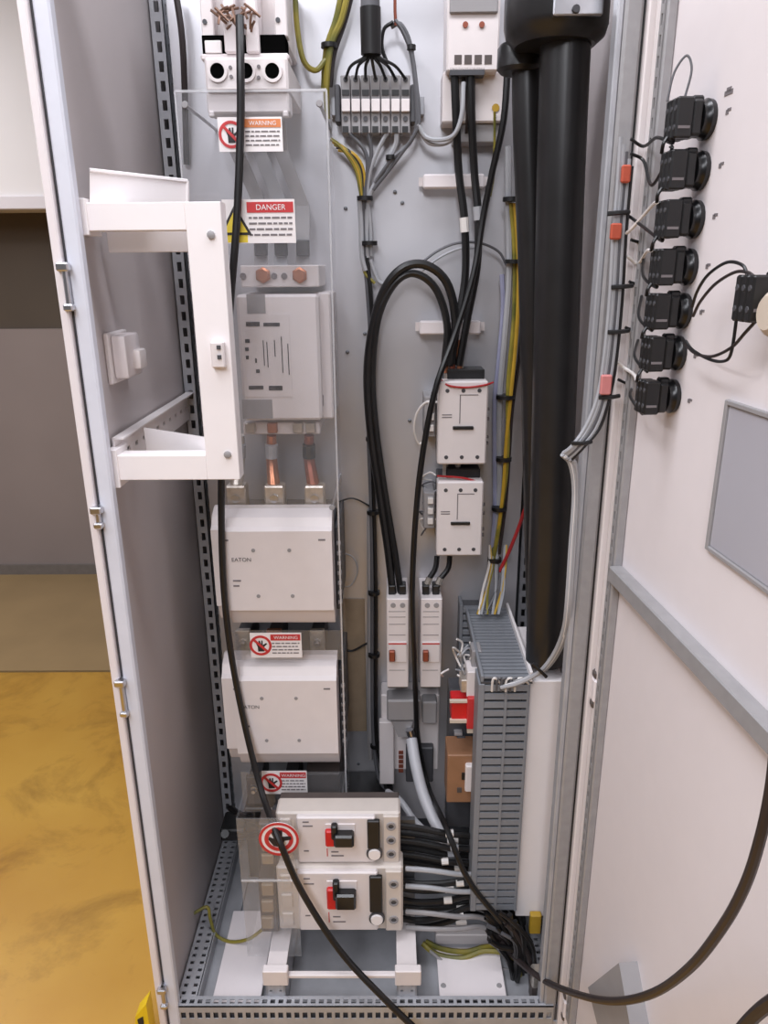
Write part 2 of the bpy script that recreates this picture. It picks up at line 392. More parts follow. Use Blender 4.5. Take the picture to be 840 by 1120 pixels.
mb = MB(); channel(mb, xr0, xr1, zbot0, z1, False); build('upright', mb, 'bracket_paint', br_)
# rear flange of top channel, seen below the bar, and tall plate above it
zz1, zz0 = U(150, 256, 'y', 0.10).z, U(150, 276, 'y', 0.10).z
build('rear_bar', MB().box(xa, U(206, 265, 'y', 0.10).x, 0.10, 0.104, zz0, zz1+0.012, 0.001), 'bracket_paint', br_)
pa = U(98, 186, 'y', 0.03); pb = U(205, 198, 'y', 0.12); pc = U(205, 224, 'y', 0.12); pd_ = U(98, 224, 'y', 0.03)
build('guard_plate', MB().prism([pa, pb, pc, pd_], (0.0, 0.003, 0)), 'bracket_paint', br_)
gp = MB()
for a, b, c in ((0.0, 0.0, 1),): gp.tube([pa, pb], 0.003, 6); gp.tube([pb, pc], 0.003, 6)
build('plate_lip', gp, 'bracket_paint', br_)
# lower support arm along the wall with a row of holes
pa = U(124, 482, 'x', XL+0.006); pb = U(210, 427, 'x', XL+0.006); pc = U(209, 457, 'x', XL+0.006)
am = MB(); am.perf((XL+0.004, pa.y, pc.z), (0, pb.y-pa.y, 0), (0, 0, pb.z-pc.z), 12, 1, 0.35, 0.12, 0.003); am.box(XL+0.004, XL+0.022, pa.y, pb.y, pb.z, pb.z+0.003)
build('wall_arm', am, 'bracket_paint', br_)
build('brace', MB().prism([U(157, 468, 'y', 0.12), U(228, 479, 'y', 0.055), U(228, 500, 'y', 0.055), U(161, 496, 'y', 0.12)], (0, 0.004, 0)), 'bracket_paint', br_)
build('foot', MB().box(XL, xa+0.004, YB-0.004, YB+0.05, zbot0-0.012, zbot1+0.01, 0.001), 'bracket_paint', br_)
build('foot', MB().box(XL, xa+0.004, YB-0.004, YB+0.05, z0-0.006, z1+0.006, 0.001), 'bracket_paint', br_)
for a, b in ((231, 257), (249, 497)):
    p = U(a, b, 'y', YB); build('bolt', MB().lathe(p, (0, -1, 0), [(0, 0.006), (0.003, 0.006), (0.004, 0.003)], 10), 'device_grey', br_)
cx0, cx1, cz0, cz1 = rect(231, 369, 246, 402, YB-0.006)
cl = build('catch', MB().box(cx0, cx1, YB-0.012, YB, cz0, cz1-0.006, 0.002), 'device', br_)
for zq in (0.3, 0.62): build('catch_hole', MB().box((cx0+cx1)/2, (cx0+cx1)/2+0.006, YB-0.014, YB-0.012, cz0+(cz1-cz0)*zq, cz0+(cz1-cz0)*zq+0.006), 'dark_grey', cl)
# white latch box on left wall
q0 = U(116, 390, 'x', XL); q1 = U(157, 390, 'x', XL+0.03)
zl0, zl1 = U(125, 419, 'x', XL).z, U(125, 362, 'x', XL).z
la = thing('latch_box', 'white plastic latch box screwed to the left cabinet wall', 'latch', (XL+0.01, (q0.y+q1.y)/2, zl0))
build('backplate', MB().box(XL-0.002, XL+0.006, q0.y, q1.y, zl0, zl1, 0.002), 'bracket_paint', la)
build('cover', MB().box(XL+0.006, XL+0.03, q0.y+0.01, q1.y-0.01, zl0+0.008, zl1-0.004, 0.005, 2), 'paint_bright', la)
build('lever', MB().box(XL+0.028, XL+0.042, q0.y+0.04, q0.y+0.075, zl0+0.02, zl1-0.03, 0.004, 2), 'paint', la)

# ------------------------------------------------------------------ big devices on the left column
def base(p): return Vector(p)
def dots(name, pts, Y, r, mt, parent, t=0.002):
    for a, b in pts: build(name, MB().cyl(U(a, b, 'y', Y), U(a, b, 'y', Y)+Vector((0, -t, 0)), r, n=10), mt, parent)
def thing_at(name, label, cat, a, b, Y, group=None):
    p = U(a, b, 'y', Y); return thing(name, label, cat, (p.x, YP, p.z), group)

# main switch disconnector at the top
YF = 0.27
d = thing_at('switch_disconnector', 'large white fused main switch with three round ports above the clear cover', 'switch', 268, 125, YF)
m = MB(); m.pbox(220, -40, 313, 50, YF+0.06, YP, 0.004); build('body', m, 'device', d)
m = MB(); m.pbox(224, 62, 315, 100, YF, YP, 0.004); m.pbox(219, 58, 316, 66, YF+0.015, YF+0.06, 0.003); build('terminal_block', m, 'device', d)
m = MB(); m.pbox(226, 100, 316, 124, YF+0.01, YF+0.06, 0.003); m.pbox(228, 121, 234, 128, YF+0.008, YF+0.02, 0.002); m.pbox(309, 121, 315, 128, YF+0.008, YF+0.02, 0.002)
build('lower_shroud', m, 'paint', d)
m = MB(); m.pbox(221, 38, 312, 60, YF+0.022, YF+0.07, 0.001); build('recess_shade', m, 'shade_black', d)  # solid black block, recess shade put into its colour
for a in (238, 269, 298):
    c = U(a, 78, 'y', YF); mm = MB(); mm.annulus((c.x, c.z), 0.017, 0.012, YF-0.004, YF+0.002, 20); pt = build('port', mm, 'device', d)
    build('port_bore', MB().cyl((c.x, YF-0.002, c.z), (c.x, YF+0.001, c.z), 0.0125, n=18), 'shade_black', pt)  # flat black disc, shade inside the port painted on
dots('screw', [(252, 74), (253, 84), (283, 73), (283, 85)], YF, 0.003, 'ink_grey', d)
for a in (243, 267): build('fuse_carrier', MB().pbox(a, -30, a+14.5, 58, YF+0.008, YF+0.06, 0.003), 'paint_bright', d)
for a in (218, 299): build('side_column', MB().pbox(a, -40, a+14, 40, YF+0.03, YF+0.06, 0.002), 'device', d)
dots('screw', [(224, 24), (304, 22)], YF+0.03, 0.004, 'dark_grey', d)
m = MB(); m.pbox(224, 44, 242, 58, YF+0.015, YF+0.03, 0.001); build('type_label', m, 'sign_white', d)
m = MB()
for i in range(26):
    a, b = random.uniform(238, 284), random.uniform(8, 30); p = U(a, b, 'y', YF+random.uniform(-0.01, 0.015)); v = Vector((random.uniform(-1, 1), random.uniform(-.6, .2), random.uniform(-1, 1)))*0.014
    m.tube([p-v, p+Vector((0, -0.004, 0)), p+v], 0.0022, 5, 2)
build('copper_braid', m, 'braid_brown', d)

# three flat insulated conductors from switch to contactor
for k, (a, b, l) in enumerate([(254, 285, 'leftmost'), (279, 307, 'middle'), (303, 331, 'rightmost')]):
    cd_ = thing_at('flat_conductor', '%s flat grey conductor behind the clear cover above the contactor' % l, 'conductor', b, 288, 0.36, 'flat conductors above the contactor')
    m = MB(); q = P3([(a, 118, 0.34), (a+4, 165, 0.37), (b, 225, 0.37), (b, 292, 0.35)])
    for p_, r_ in zip(q, q[1:]): m.prism([p_+Vector((-0.013, 0, 0)), p_+Vector((0.013, 0, 0)), r_+Vector((0.013, 0, 0)), r_+Vector((-0.013, 0, 0))], (0, 0.006, 0))
    build('sleeve', m, 'device_grey' if k != 1 else 'cable_grey', cd_)
    build('lug', MB().pbox(b-7, 262, b+7, 280, 0.345, 0.356, 0.002), 'dark_grey', cd_)

# contactor K1
YF = 0.30
d = thing_at('contactor', 'white block contactor with copper terminal bars behind the clear cover', 'contactor', 310, 475, YF, 'large contactors')
build('body', MB().pbox(262, 322, 350, 460, YF, YP, 0.005), 'device', d)
build('side_face', MB().pbox(349, 320, 363, 458, YF+0.03, YP, 0.003), 'paint', d)
build('terminal_bar', MB().pbox(263, 290, 349, 314, YF+0.02, YP, 0.002), 'device', d)
build('terminal_bar', MB().pbox(266, 462, 350, 475, YF+0.03, YP, 0.002), 'device', d)
for a in (288, 328):
    m = MB(); p = U(a, 301, 'y', YF+0.018); m.lathe(p, (0, -1, 0), [(0, 0.015), (0.006, 0.015), (0.007, 0.011), (0.014, 0.011)], 6); build('copper_bolt', m, 'copper', d)
for a in (266, 300, 311):
    m = MB(); p = U(a, 302, 'y', YF+0.02); m.lathe(p, (0, -1, 0), [(0, 0.006), (0.003, 0.006)], 10); build('screw', m, 'ink_grey', d)
for a in (274, 298, 326, 340):
    m = MB(); m.pbox(a-6, 463, a+5, 474, YF+0.018, YF+0.032, 0.002); build('terminal_clamp', m, 'copper' if a == 298 else 'tin', d)
lb = build('rating_label', MB().pbox(266, 344, 318, 434, YF-0.001, YF, 0), 'device', d)
m = MB()
for a, b, c, e in [(269, 352, 284, 357), (288, 353, 306, 357), (272, 422, 288, 426), (294, 422, 309, 427), (268, 371, 273, 375), (268, 380, 272, 384), (269, 389, 272, 393), (279, 392, 281, 397), (280, 404, 284, 408), (288, 372, 289, 400), (292, 374, 293, 402), (308, 368, 309, 408), (315, 376, 316, 410), (300, 372, 301, 390)]: m.pbox(a, b, c, e, YF-0.0018, YF-0.001)
build('label_print', m, 'ink', lb, kind='stuff')
build('grey_panel', MB().pbox(265, 437, 298, 458, YF-0.001, YF), 'device_grey', d)
build('grey_panel', MB().pbox(270, 322, 290, 343, YF-0.001, YF), 'device_grey', d)
build('side_slot', MB().pbox(351, 432, 354, 444, YF+0.0285, YF+0.03), 'ink_grey', d)

# three braided links with lugs between contactors
for k, (a, b, l, mt) in enumerate([(262, 258, 'left', 'tin'), (297, 300, 'middle', 'copper'), (338, 344, 'right', 'copper_red')]):
    t = thing_at('braided_link', '%s copper braided link between block contactor and upper wide contactor' % l, 'busbar', b, 556, 0.3, 'braided links')
    m = MB(); m.tube(P3([(a, 476, 0.335), (a, 500, 0.34), ((a+b)/2, 520, 0.33), (b, 538, 0.31)]), lambda q: 0.010+0.004*q, 10); build('braid', m, mt, t)
    build('shrink_sleeve', MB().tube(P3([(a, 486, 0.33), (a, 500, 0.335)]), 0.013, 10), 'black' if k == 2 else 'cable_grey', t)
    m = MB(); m.pbox(b-11, 532, b+11, 558, 0.295, 0.33, 0.003); l_ = build('lug', m, 'tin', t)
    build('bolt', MB().lathe(U(b, 545, 'y', 0.295), (0, -1, 0), [(0, 0.009), (0.006, 0.009)], 6), 'steel', l_)

def wide_contactor(label, px0, py0, px1, py1, YF, print_y):
    t = thing_at('contactor', label, 'contactor', (px0+px1)/2, py1, YF, 'large contactors')
    x0, x1, z0, z1 = rect(px0, py0, px1, py1, YF); H = z1-z0; Wd = x1-x0
    # curved front profile swept across the width
    prof = [(YF+0.065, z0), (YF+0.030, z0), (YF+0.022, z0+0.010*1), (YF+0.010, z0+H*0.16), (YF, z0+H*0.17), (YF, z0+H*0.86), (YF+0.010, z0+H*0.885), (YF+0.020, z0+H*0.95), (YF+0.045, z0+H), (YF+0.065, z0+H), (YF+0.065, z0)]
    m = MB(); m.prism([(x0+0.008, y, z) for y, z in prof[1:-1]] + [(x0+0.008, YF+0.065, z0)], (Wd-0.008, 0, 0)); m.sharp = 25
    build('body', m, 'device', t)
    build('rear_base', MB().box(x0-0.004, x1-0.002, YF+0.065, YP, z0+0.012, z0+H-0.045, 0.003), 'dark_grey', t)
    m = MB(); m.prism([(x0-0.017, y+0.010, z-(0.0 if z > z0+H*0.5 else -0.006)) for y, z in prof[1:-2]] + [(x0-0.017, YF+0.065, z0+H), (x0-0.017, YF+0.065, z0+0.006)], (0.0245, 0, 0)); m.sharp = 25
    build('side_cover', m, 'paint', t)
    for u, v in ((0.30, 0.70), (0.62, 0.70), (0.32, 0.30), (0.63, 0.30)): build('screw_plug', MB().cyl((x0+u*Wd, YF, z0+v*H), (x0+u*Wd, YF-0.001, z0+v*H), 0.004, n=10), 'device_grey', t)
    m = MB(); m.text('EATON', x0+0.10*Wd, z0+0.605*H, YF-0.0008, 0.0085); build('lettering', m, 'ink', t, label='grey maker name on the white front')
    m = MB()
    for u, v, a in ((0.10, 0.43, 0.016), (0.10, 0.385, 0.012), (0.04, 0.78, 0.01), (0.88, 0.78, 0.014)): m.box(x0+u*Wd, x0+u*Wd+a, YF-0.0008, YF, z0+v*H, z0+v*H+0.0035)
    build('printed_mark', m, 'ink_grey', t, kind='stuff')
    m = MB(); m.box(x1, x1+0.010, YF+0.07, YP, z0+0.01, z0+H-0.05, 0.002)
    ob = build('side_block', m, 'dark_grey', t)
    for i in range(7): build('side_terminal', MB().box(x1+0.004, x1+0.013, YF+0.064, YF+0.074, z0+H*(0.10+0.09*i), z0+H*(0.10+0.09*i)+0.008, 0.001), 'device_grey', ob)
    return x0, x1, z0, z1
YA = 0.222
wide_contactor('upper wide white contactor with bowed front in the left column', 242, 563, 364, 688, YA, 610)
wide_contactor('lower wide white contactor with bowed front above the breakers', 253, 728, 369, 843, YA, 775)
for row, (yy, xs) in enumerate([(704, (266, 300, 347)), (864, (278, 318, 352))]):
    for k, a in enumerate(xs):
        t = thing_at('terminal_lug', '%s bolted terminal lug %s' % (('left', 'middle', 'right')[k], ('between the two wide contactors', 'under the lower wide contactor')[row]), 'terminal', a, yy+12, 0.33, 'terminal lugs under wide contactors')
        build('lug', MB().pbox(a-8, yy-14, a+8, yy+16, 0.33, 0.345, 0.002), ('tin', 'copper', 'tin')[k] if row == 0 else 'dark_grey', t)
        build('stud', MB().lathe(U(a, yy-2, 'y', 0.33), (0, -1, 0), [(0, 0.009), (0.006, 0.009), (0.007, 0.005), (0.016, 0.005)], 6), 'steel', t)
        build('spacer', MB().pbox(a-7, yy-10, a+7, yy+12, 0.345, YP, 0.001), 'dark_grey', t)

# ------------------------------------------------------------------ clear acrylic cover in front of the left column
YC = 0.235
x0 = U(191, 99, 'y', YC).x; x1 = U(357, 99, 'y', YC).x; zt_ = U(275, 99, 'y', YC).z; zb_ = U(310, 888, 'y', YC).z
cv = thing('acrylic_cover', 'tall clear acrylic safety cover screwed over the left column', 'cover', ((x0+x1)/2, YC, zb_))
zu = U(220, 280, 'y', YC).z; xin = U(243, 600, 'y', YC).x
zk = [U(300, v, 'y', YC).z for v in (556, 690, 722, 845)]; xk = U(367, 640, 'y', YC).x
build('sheet', MB().prism([(x0, YC, zt_), (x1, YC, zt_), (x1, YC, zk[0]), (xin, YC, zk[0]), (xin, YC, zu-0.06), (x0, YC, zu-0.06)], (0, 0.003, 0)), 'acrylic', cv)
build('middle_sheet', MB().box(xin, x1, YC, YC+0.003, zk[2], zk[1]), 'acrylic', cv)
build('lower_sheet', MB().box(xin, x1, YC, YC+0.003, zb_, zk[3]), 'acrylic', cv)
m = MB(); m.box(x0, x1, YC-0.0005, YC+0.0035, zt_-0.002, zt_+0.002); m.box(x1-0.0015, x1+0.0015, YC-0.0005, YC+0.0035, zb_, zt_); m.box(x0-0.0015, x0+0.0015, YC-0.0005, YC+0.0035, zu-0.06, zt_)
build('polished_edge', m, 'acrylic_edge', cv)
build('side_wing', MB().box(x1-0.003, x1, YC+0.003, YC+0.12, zb_, zt_), 'acrylic', cv)
for xx, zz in ((x0+0.015, zt_-0.02), (x1-0.012, zt_-0.02), (x1-0.012, zb_+0.02), (x1-0.012, (zb_+zt_)/2)):
    s_ = build('standoff', MB().cyl((xx, YC+0.003, zz), (xx, YP, zz), 0.003, n=10), 'steel', cv)
    build('screw', MB().lathe((xx, YC, zz), (0, -1, 0), [(0, 0.006), (0.003, 0.005)], 10), 'device_grey', s_)

# ------------------------------------------------------------------ safety stickers on the cover
def sticker(label, a, b, c, e, Y, header, head, tri=False):
    x0, x1, z0, z1 = rect(a, b, c, e, Y); W, H = x1-x0, z1-z0
    t = thing('warning_sign', label, 'sign', ((x0+x1)/2, Y, z0), 'safety stickers')
    build('card', MB().box(x0, x1, Y-0.001, Y, z0, z1), 'sign_white', t)
    hx = x0 + W*(0.40 if not tri else 0.34)
    build('header', MB().box(hx, x1-W*0.02, Y-0.0018, Y-0.001, z0+H*0.70, z0+H*0.94), head, t)
    hh = H*0.13
    build('lettering', MB().text(header, (hx+x1)/2, z0+H*0.76, Y-0.0024, hh, 'CENTER'), 'sign_white', t)
    m = MB()
    for i in range(4):
        zz = z0+H*(0.56-0.13*i); seg = hx+W*0.02
        while seg < x1-W*0.06:
            l = random.uniform(0.04, 0.11)*W; m.box(seg, min(seg+l, x1-W*0.04), Y-0.0016, Y-0.001, zz, zz+H*0.045); seg += l+W*0.018
        if i == 0 and tri: pass
    build('text_lines', m, 'ink_grey', t, kind='stuff')
    if tri:
        cx, cz, r = x0+W*0.17, z0+H*0.42, H*0.46
        build('yellow_field', MB().box(x0+W*0.0, x0+W*0.33, Y-0.0014, Y-0.001, z0+H*0.02, z0+H*0.30), 'sign_yellow', t)
        def tr(r, y, dz=0): return [(cx+r*math.sin(q), y, cz+dz+r*math.cos(q)) for q in (0, 2*math.pi/3, 4*math.pi/3)]
        o_ = build('triangle', MB().prism(tr(r, Y-0.0022), (0, 0.0008, 0)), 'ink', t)
        build('triangle_field', MB().prism(tr(r*0.74, Y-0.003), (0, 0.0008, 0)), 'sign_yellow', o_)
        bolt = [(0.05, 0.5), (-0.14, 0.02), (0.0, 0.02), (-0.06, -0.28), (0.14, 0.12), (0.02, 0.12), (0.12, 0.5)]
        build('flash', MB().prism([(cx+u*r, Y-0.0036, cz+v*r) for u, v in bolt], (0, 0.0006, 0)), 'ink', o_)
    else:
        cx, cz, r = x0+W*0.2, z0+H*0.5, H*0.40
        o_ = build('prohibition_ring', MB().annulus((cx, cz), r, r*0.78, Y-0.002, Y-0.001), 'sign_red', t)
        m = MB(); m.prism([(cx+u*r, Y-0.0018, cz+v*r) for u, v in [(-0.25, -0.6), (0.3, -0.6), (0.32, -0.1), (0.6, 0.15), (0.5, 0.25), (0.2, 0.05), (0.2, 0.5), (0.08, 0.5), (0.06, 0.1), (-0.05, 0.5), (-0.18, 0.45), (-0.12, 0.05), (-0.35, 0.35), (-0.42, 0.25), (-0.28, -0.1)]], (0, 0.0006, 0))
        build('hand_symbol', m, 'ink', o_)
        q = 0.7071*r*0.85; k = 0.08*r
        build('slash', MB().prism([(cx-q-k, Y-0.0026, cz+q-k), (cx-q+k, Y-0.0026, cz+q+k), (cx+q+k, Y-0.0026, cz-q+k), (cx+q-k, Y-0.0026, cz-q-k)], (0, 0.0006, 0)), 'sign_red', o_)
sticker('white warning sticker with orange header and hand symbol just below the main switch', 239, 128, 309, 166, YC, 'WARNING', 'sign_orange')
sticker('danger sticker with red header and yellow electric shock triangle', 244, 218, 323, 266, YC, 'DANGER', 'sign_red', True)
sticker('small hand symbol sticker between the two wide contactors', 274, 692, 330, 719, YC, 'WARNING', 'sign_red')
sticker('small hand symbol sticker below the lower wide contactor', 287, 843, 336, 868, YC, 'WARNING', 'sign_red')

# ------------------------------------------------------------------ breakers at the bottom
def breaker(label, a, b, c, e, YF):
    x0, x1, z0, z1 = rect(a, b, c, e, YF); W, H = x1-x0, z1-z0
    t = thing('circuit_breaker', label, 'breaker', ((x0+x1)/2, YF+0.06, z0), 'moulded case breakers')
    def bx(u0, v0, u1, v1, yf, yb, bev=0.002): return MB().box(x0+u0*W, x0+u1*W, YF+yf, YF+yb, z0+v0*H, z0+v1*H, bev)
    build('base', bx(0.01, -0.14 if b > 950 else -0.02, 0.99, 0.99, 0.045, 0.078), 'mccb_base', t)
    build('case', bx(0, 0, 1, 1, 0.012, 0.06, 0.004), 'device_warm', t)
    build('front_plate', bx(0.17, 0.06, 0.80, 0.98, 0.0, 0.014, 0.003), 'device', t)
    build('terminal_strip', bx(0.86, 0.03, 0.99, 0.97, 0.004, 0.014), 'device_warm', t)
    for v in (0.22, 0.5, 0.78):
        cx, cz = x0+0.925*W, z0+v*H; m = MB(); m.annulus((cx, cz), 0.010, 0.006, YF+0.001, YF+0.005, 16); pt = build('terminal_port', m, 'device_grey', t)
        build('port_bore', MB().cyl((cx, YF+0.003, cz), (cx, YF+0.005, cz), 0.0065, n=12), 'dark_grey', pt)
    for v in (0.2, 0.5, 0.8):
        m = MB(); m.box(x0+0.03*W, x0+0.12*W, YF+0.006, YF+0.013, z0+(v-0.1)*H, z0+(v+0.1)*H, 0.002); build('terminal_cap', m, 'device_warm', t)
    build('lens_block', bx(0.735, 0.38, 0.835, 0.94, -0.006, 0.004, 0.002), 'black', t)
    kn = build('dial', MB().lathe((x0+0.79*W, YF-0.002, z0+0.27*H), (0, -1, 0), [(0, 0.0135), (0.006, 0.0125)], 18), 'sign_white', t)
    build('dial_collar', MB().annulus((x0+0.79*W, z0+0.27*H), 0.017, 0.0135, YF-0.004, YF+0.002, 20), 'dark_grey', t)
    tg = build('toggle_well', bx(0.40, 0.42, 0.64, 0.86, -0.002, 0.003, 0.001), 'device', t)
    build('toggle_red', bx(0.40, 0.46, 0.48, 0.78, -0.012, 0.0, 0.003), 'red', tg)
    build('toggle', bx(0.47, 0.52, 0.63, 0.76, -0.024, 0.0, 0.004), 'black_gloss', tg)
    build('toggle_stem', bx(0.45, 0.62, 0.50, 0.90, -0.016, 0.0, 0.003), 'black', tg)
    m = MB(); m.box(x0+0.405*W, x0+0.412*W, YF-0.0008, YF, z0+0.20*H, z0+0.36*H); build('red_mark', m, 'sign_red', t)
    m = MB()
    for u, v, l in ((0.22, 0.88, 0.05), (0.22, 0.8, 0.08), (0.44, 0.28, 0.06), (0.44, 0.2, 0.1), (0.22, 0.3, 0.04)): m.box(x0+u*W, x0+(u+l)*W, YF-0.0008, YF, z0+v*H, z0+v*H+0.003)
    build('printed_mark', m, 'ink_grey', t, kind='stuff')
    return x0, x1, z0, z1
Y1, Y2 = 0.115, 0.095
B1 = breaker('upper moulded case breaker with red and black toggle beside round sign', 302, 893, 438, 947, Y1)
B2 = breaker('lower moulded case breaker with red and black toggle on the support stand', 303, 953, 441, 1022, Y2)
# stand carrying the breakers
st = thing('breaker_stand', 'galvanised stand with white brackets carrying the two breakers', 'stand', ((B2[0]+B2[1])/2, 0.12, ZF-0.045))
xl0, xl1 = U(292, 1080, 'y', 0.03).x, U(313, 1080, 'y', 0.03).x
xr0_, xr1_ = U(434, 1080, 'y', 0.03).x, U(456, 1080, 'y', 0.03).x
zs = U(370, 1056, 'y', 0.05).z
for a, b_ in ((xl0, xl1), (xr0_, xr1_)):
    m = MB(); m.perf((a, 0.02, ZF-0.04), (0, 0, zs-ZF+0.045), (b_-a, 0, 0), 6, 2, 0.3, 0.25, 0.003); m.box(a, a+0.004, 0.02, 0.26, ZF-0.04, zs); m.box(b_-0.004, b_, 0.02, 0.26, ZF-0.04, zs)
    build('leg', m, 'zinc', st)
    m = MB(); m.box(a-0.004, b_+0.008, 0.012, 0.03, zs-0.012, zs+0.028, 0.002); m.box(a, b_, 0.03, 0.23, zs, zs+0.006)
    build('corner_bracket', m, 'device', st)
build('front_rail', MB().box(xl1, xr0_, 0.022, 0.034, zs-0.004, zs+0.006, 0.002), 'paint', st)
build('cross_rail', MB().box(xl0, xr1_, 0.174, 0.19, zs+0.006, B2[2]+0.06), 'zinc_dark', st)
build('back_rail', MB().box(xl0, xr1_, 0.194, 0.206, B2[2]-0.02, B1[2]+0.05), 'zinc_dark', st)
# round prohibition sign
c = U(305, 918, 'y', 0.075); rr = 22/ (F/ (c-CAM).dot(FWD))
t = thing('round_sign', 'round red and white prohibition sticker with black hand beside upper breaker', 'sign', (c.x, c.y, c.z-rr), 'safety stickers')
build('disc', MB().cyl((c.x, 0.077, c.z), (c.x, 0.0755, c.z), rr, n=32), 'sign_white', t)
build('outer_ring', MB().annulus((c.x, c.z), rr, rr*0.87, 0.0745, 0.0755), 'sign_red', t)
build('inner_ring', MB().annulus((c.x, c.z), rr*0.72, rr*0.52, 0.0745, 0.0755), 'sign_red', t)
build('hand_symbol', MB().prism([(c.x+u*rr*0.8, 0.0742, c.z+v*rr*0.8) for u, v in [(-0.35, -0.5), (0.1, -0.6), (0.35, -0.1), (0.8, 0.0), (0.75, 0.25), (0.2, 0.2), (0.25, 0.7), (0.05, 0.7), (-0.05, 0.2), (-0.3, 0.65), (-0.45, 0.5), (-0.3, 0.05), (-0.6, 0.2), (-0.65, 0.0)]], (0, 0.0006, 0)), 'ink', t)
# small clear shield left of the lower breaker, carrying the sign
xs0, xs1 = U(268, 1010, 'y', 0.08).x, U(328, 1010, 'y', 0.08).x
sh = thing('terminal_shield', 'small clear acrylic shield left of the breakers carrying the round sign', 'shield', ((xs0+xs1)/2, 0.08, U(300, 1040, 'y', 0.08).z))
zz0, zz1, zz2 = U(300, 1045, 'y', 0.08).z, U(300, 963, 'y', 0.08).z, U(300, 895, 'y', 0.08).z
build('sheet', MB().box(xs0, xs1, 0.078, 0.081, zz0, zz2), 'acrylic_dusty', sh)
build('polished_edge', MB().box(xs0, xs1, 0.0775, 0.0815, zz1-0.0012, zz1+0.0012), 'acrylic_edge', sh)
build('side_sheet', MB().box(xs0, xs0+0.003, 0.081, 0.24, zz0, zz2), 'acrylic', sh)
# dark terminal covers seen through the shield
for k, (b, e) in enumerate(((897, 948), (958, 1020))):
    t = thing('cable_terminal', 'brown cable terminal block behind the shield at the %s breaker' % ('upper', 'lower')[k], 'terminal', U(290, e, 'y', 0.12))
    build('block', MB().pbox(284, b+4, 303, e, 0.115, 0.16, 0.003), 'mccb_base', t)
    for q in range(3):
        zq = b+10+q*(e-b-8)/3; build('clamp', MB().pbox(286, zq, 299, zq+(e-b)/5, 0.108, 0.12, 0.002), 'insulation', t)

# ------------------------------------------------------------------ plates on the cabinet floor
ZG = ZF-0.045
def floor_plate(label, c4, z, holes):
    q = [U(a, b, 'z', z+0.004) for a, b in c4]
    x0 = (q[0].x+q[3].x)/2; x1 = (q[1].x+q[2].x)/2; y0 = (q[2].y+q[3].y)/2; y1 = (q[0].y+q[1].y)/2
    t = thing('gland_plate', label, 'plate', ((x0+x1)/2, (y0+y1)/2, ZG), 'loose white plates')
    build('plate', MB().box(x0, x1, y0, y1, z, z+0.004, 0.001), 'paint_bright', t)
    build('spacer', MB().box(x0+0.01, x1-0.01, y0+0.01, y1-0.01, ZG, z), 'zinc_dark', t)
    for a, b in holes:
        p = U(a, b, 'z', z+0.004); build('screw', MB().lathe((p.x, p.y, z+0.004), (0, 0, 1), [(0, 0.006), (0.002, 0.005)], 10), 'device_grey', t)
floor_plate('long white plate on the cabinet floor at the left of the breaker stand', [(254, 996), (298, 996), (288, 1100), (232, 1100)], ZG+0.02, [])
floor_plate('white gland plate with two screws on the cabinet floor under the earth wires', [(477, 1036), (547, 1036), (553, 1093), (481, 1093)], ZG+0.02, [(485, 1078), (546, 1078)])
t = thing('gland_strip', 'narrow white strip on the floor behind the two screw plate', 'strip', U(512, 1036, 'z', ZG))
build('strip', MB().box(U(476, 1030, 'z', ZG).x, U(540, 1030, 'z', ZG).x, 0.185, 0.215, ZG, ZG+0.03, 0.002), 'paint', t)

# ------------------------------------------------------------------ terminal row top centre
YT = 0.41
t = thing_at('terminal_row', 'row of grey screw terminals below the hanging grey cable', 'terminals', 410, 152, YT)
build('din_rail', MB().pbox(362, 106, 464, 126, YT+0.03, YP, 0.001), 'zinc', t)
tr_ = MB(); tr_.pbox(366, 92, 372, 134, YT+0.002, YT+0.04, 0.002); build('end_stop', tr_, 'dark_grey', t)
tr_ = MB(); tr_.pbox(449, 92, 455, 134, YT+0.002, YT+0.04, 0.002); build('end_stop', tr_, 'dark_grey', t)
for i in range(7):
    a = 373+i*10.9
    bo = build('terminal', MB().pbox(a, 82, a+10.2, 146, YT+0.006, YT+0.045, 0.0015), 'device_grey', t)
    build('marker', MB().pbox(a+0.5, 108, a+9.8, 122, YT-0.002, YT+0.008, 0.001), 'device', bo)
    build('slot', MB().pbox(a+1, 98, a+9, 104, YT+0.003, YT+0.007), 'black', bo)
    dots('screw', [(a+5, 87), (a+5, 130)], YT+0.006, 0.0045, 'dark_grey', bo)
    build('wire_entry', MB().pbox(a+1.5, 138, a+8, 145, YT+0.004, YT+0.007), 'black', bo)

# ------------------------------------------------------------------ white device top right
YD = 0.38
t = thing_at('surge_protector', 'pale plug-in surge device with cables leaving its lower edge, top right of plate', 'device', 520, 155, YD)
build('body', MB().pbox(489, -30, 547, 78, YD, YP, 0.003), 'device', t)
build('lower_body', MB().pbox(484, 78, 551, 134, YD+0.03, YP, 0.003), 'device', t)
build('foot', MB().pbox(496, 135, 548, 156, YD+0.04, YP, 0.002), 'device_grey', t)
for a in (497, 508, 519, 530): build('vent_slot', MB().pbox(a, 60, a+8, 70, YD-0.001, YD, 0), 'mccb_base', t)
build('cable_mouth', MB().pbox(492, 74, 530, 82, YD+0.0, YD+0.03), 'dark_grey', t)
build('cap', MB().pbox(492, -4, 545, 14, YD-0.006, YD+0.004, 0.002), 'device_grey', t)
dots('screw', [(509, 27), (527, 27)], YD-0.001, 0.005, 'copper_red', t)
dots('earth_screw', [(542, 118)], YD+0.03, 0.007, 'wire_yellow', t)

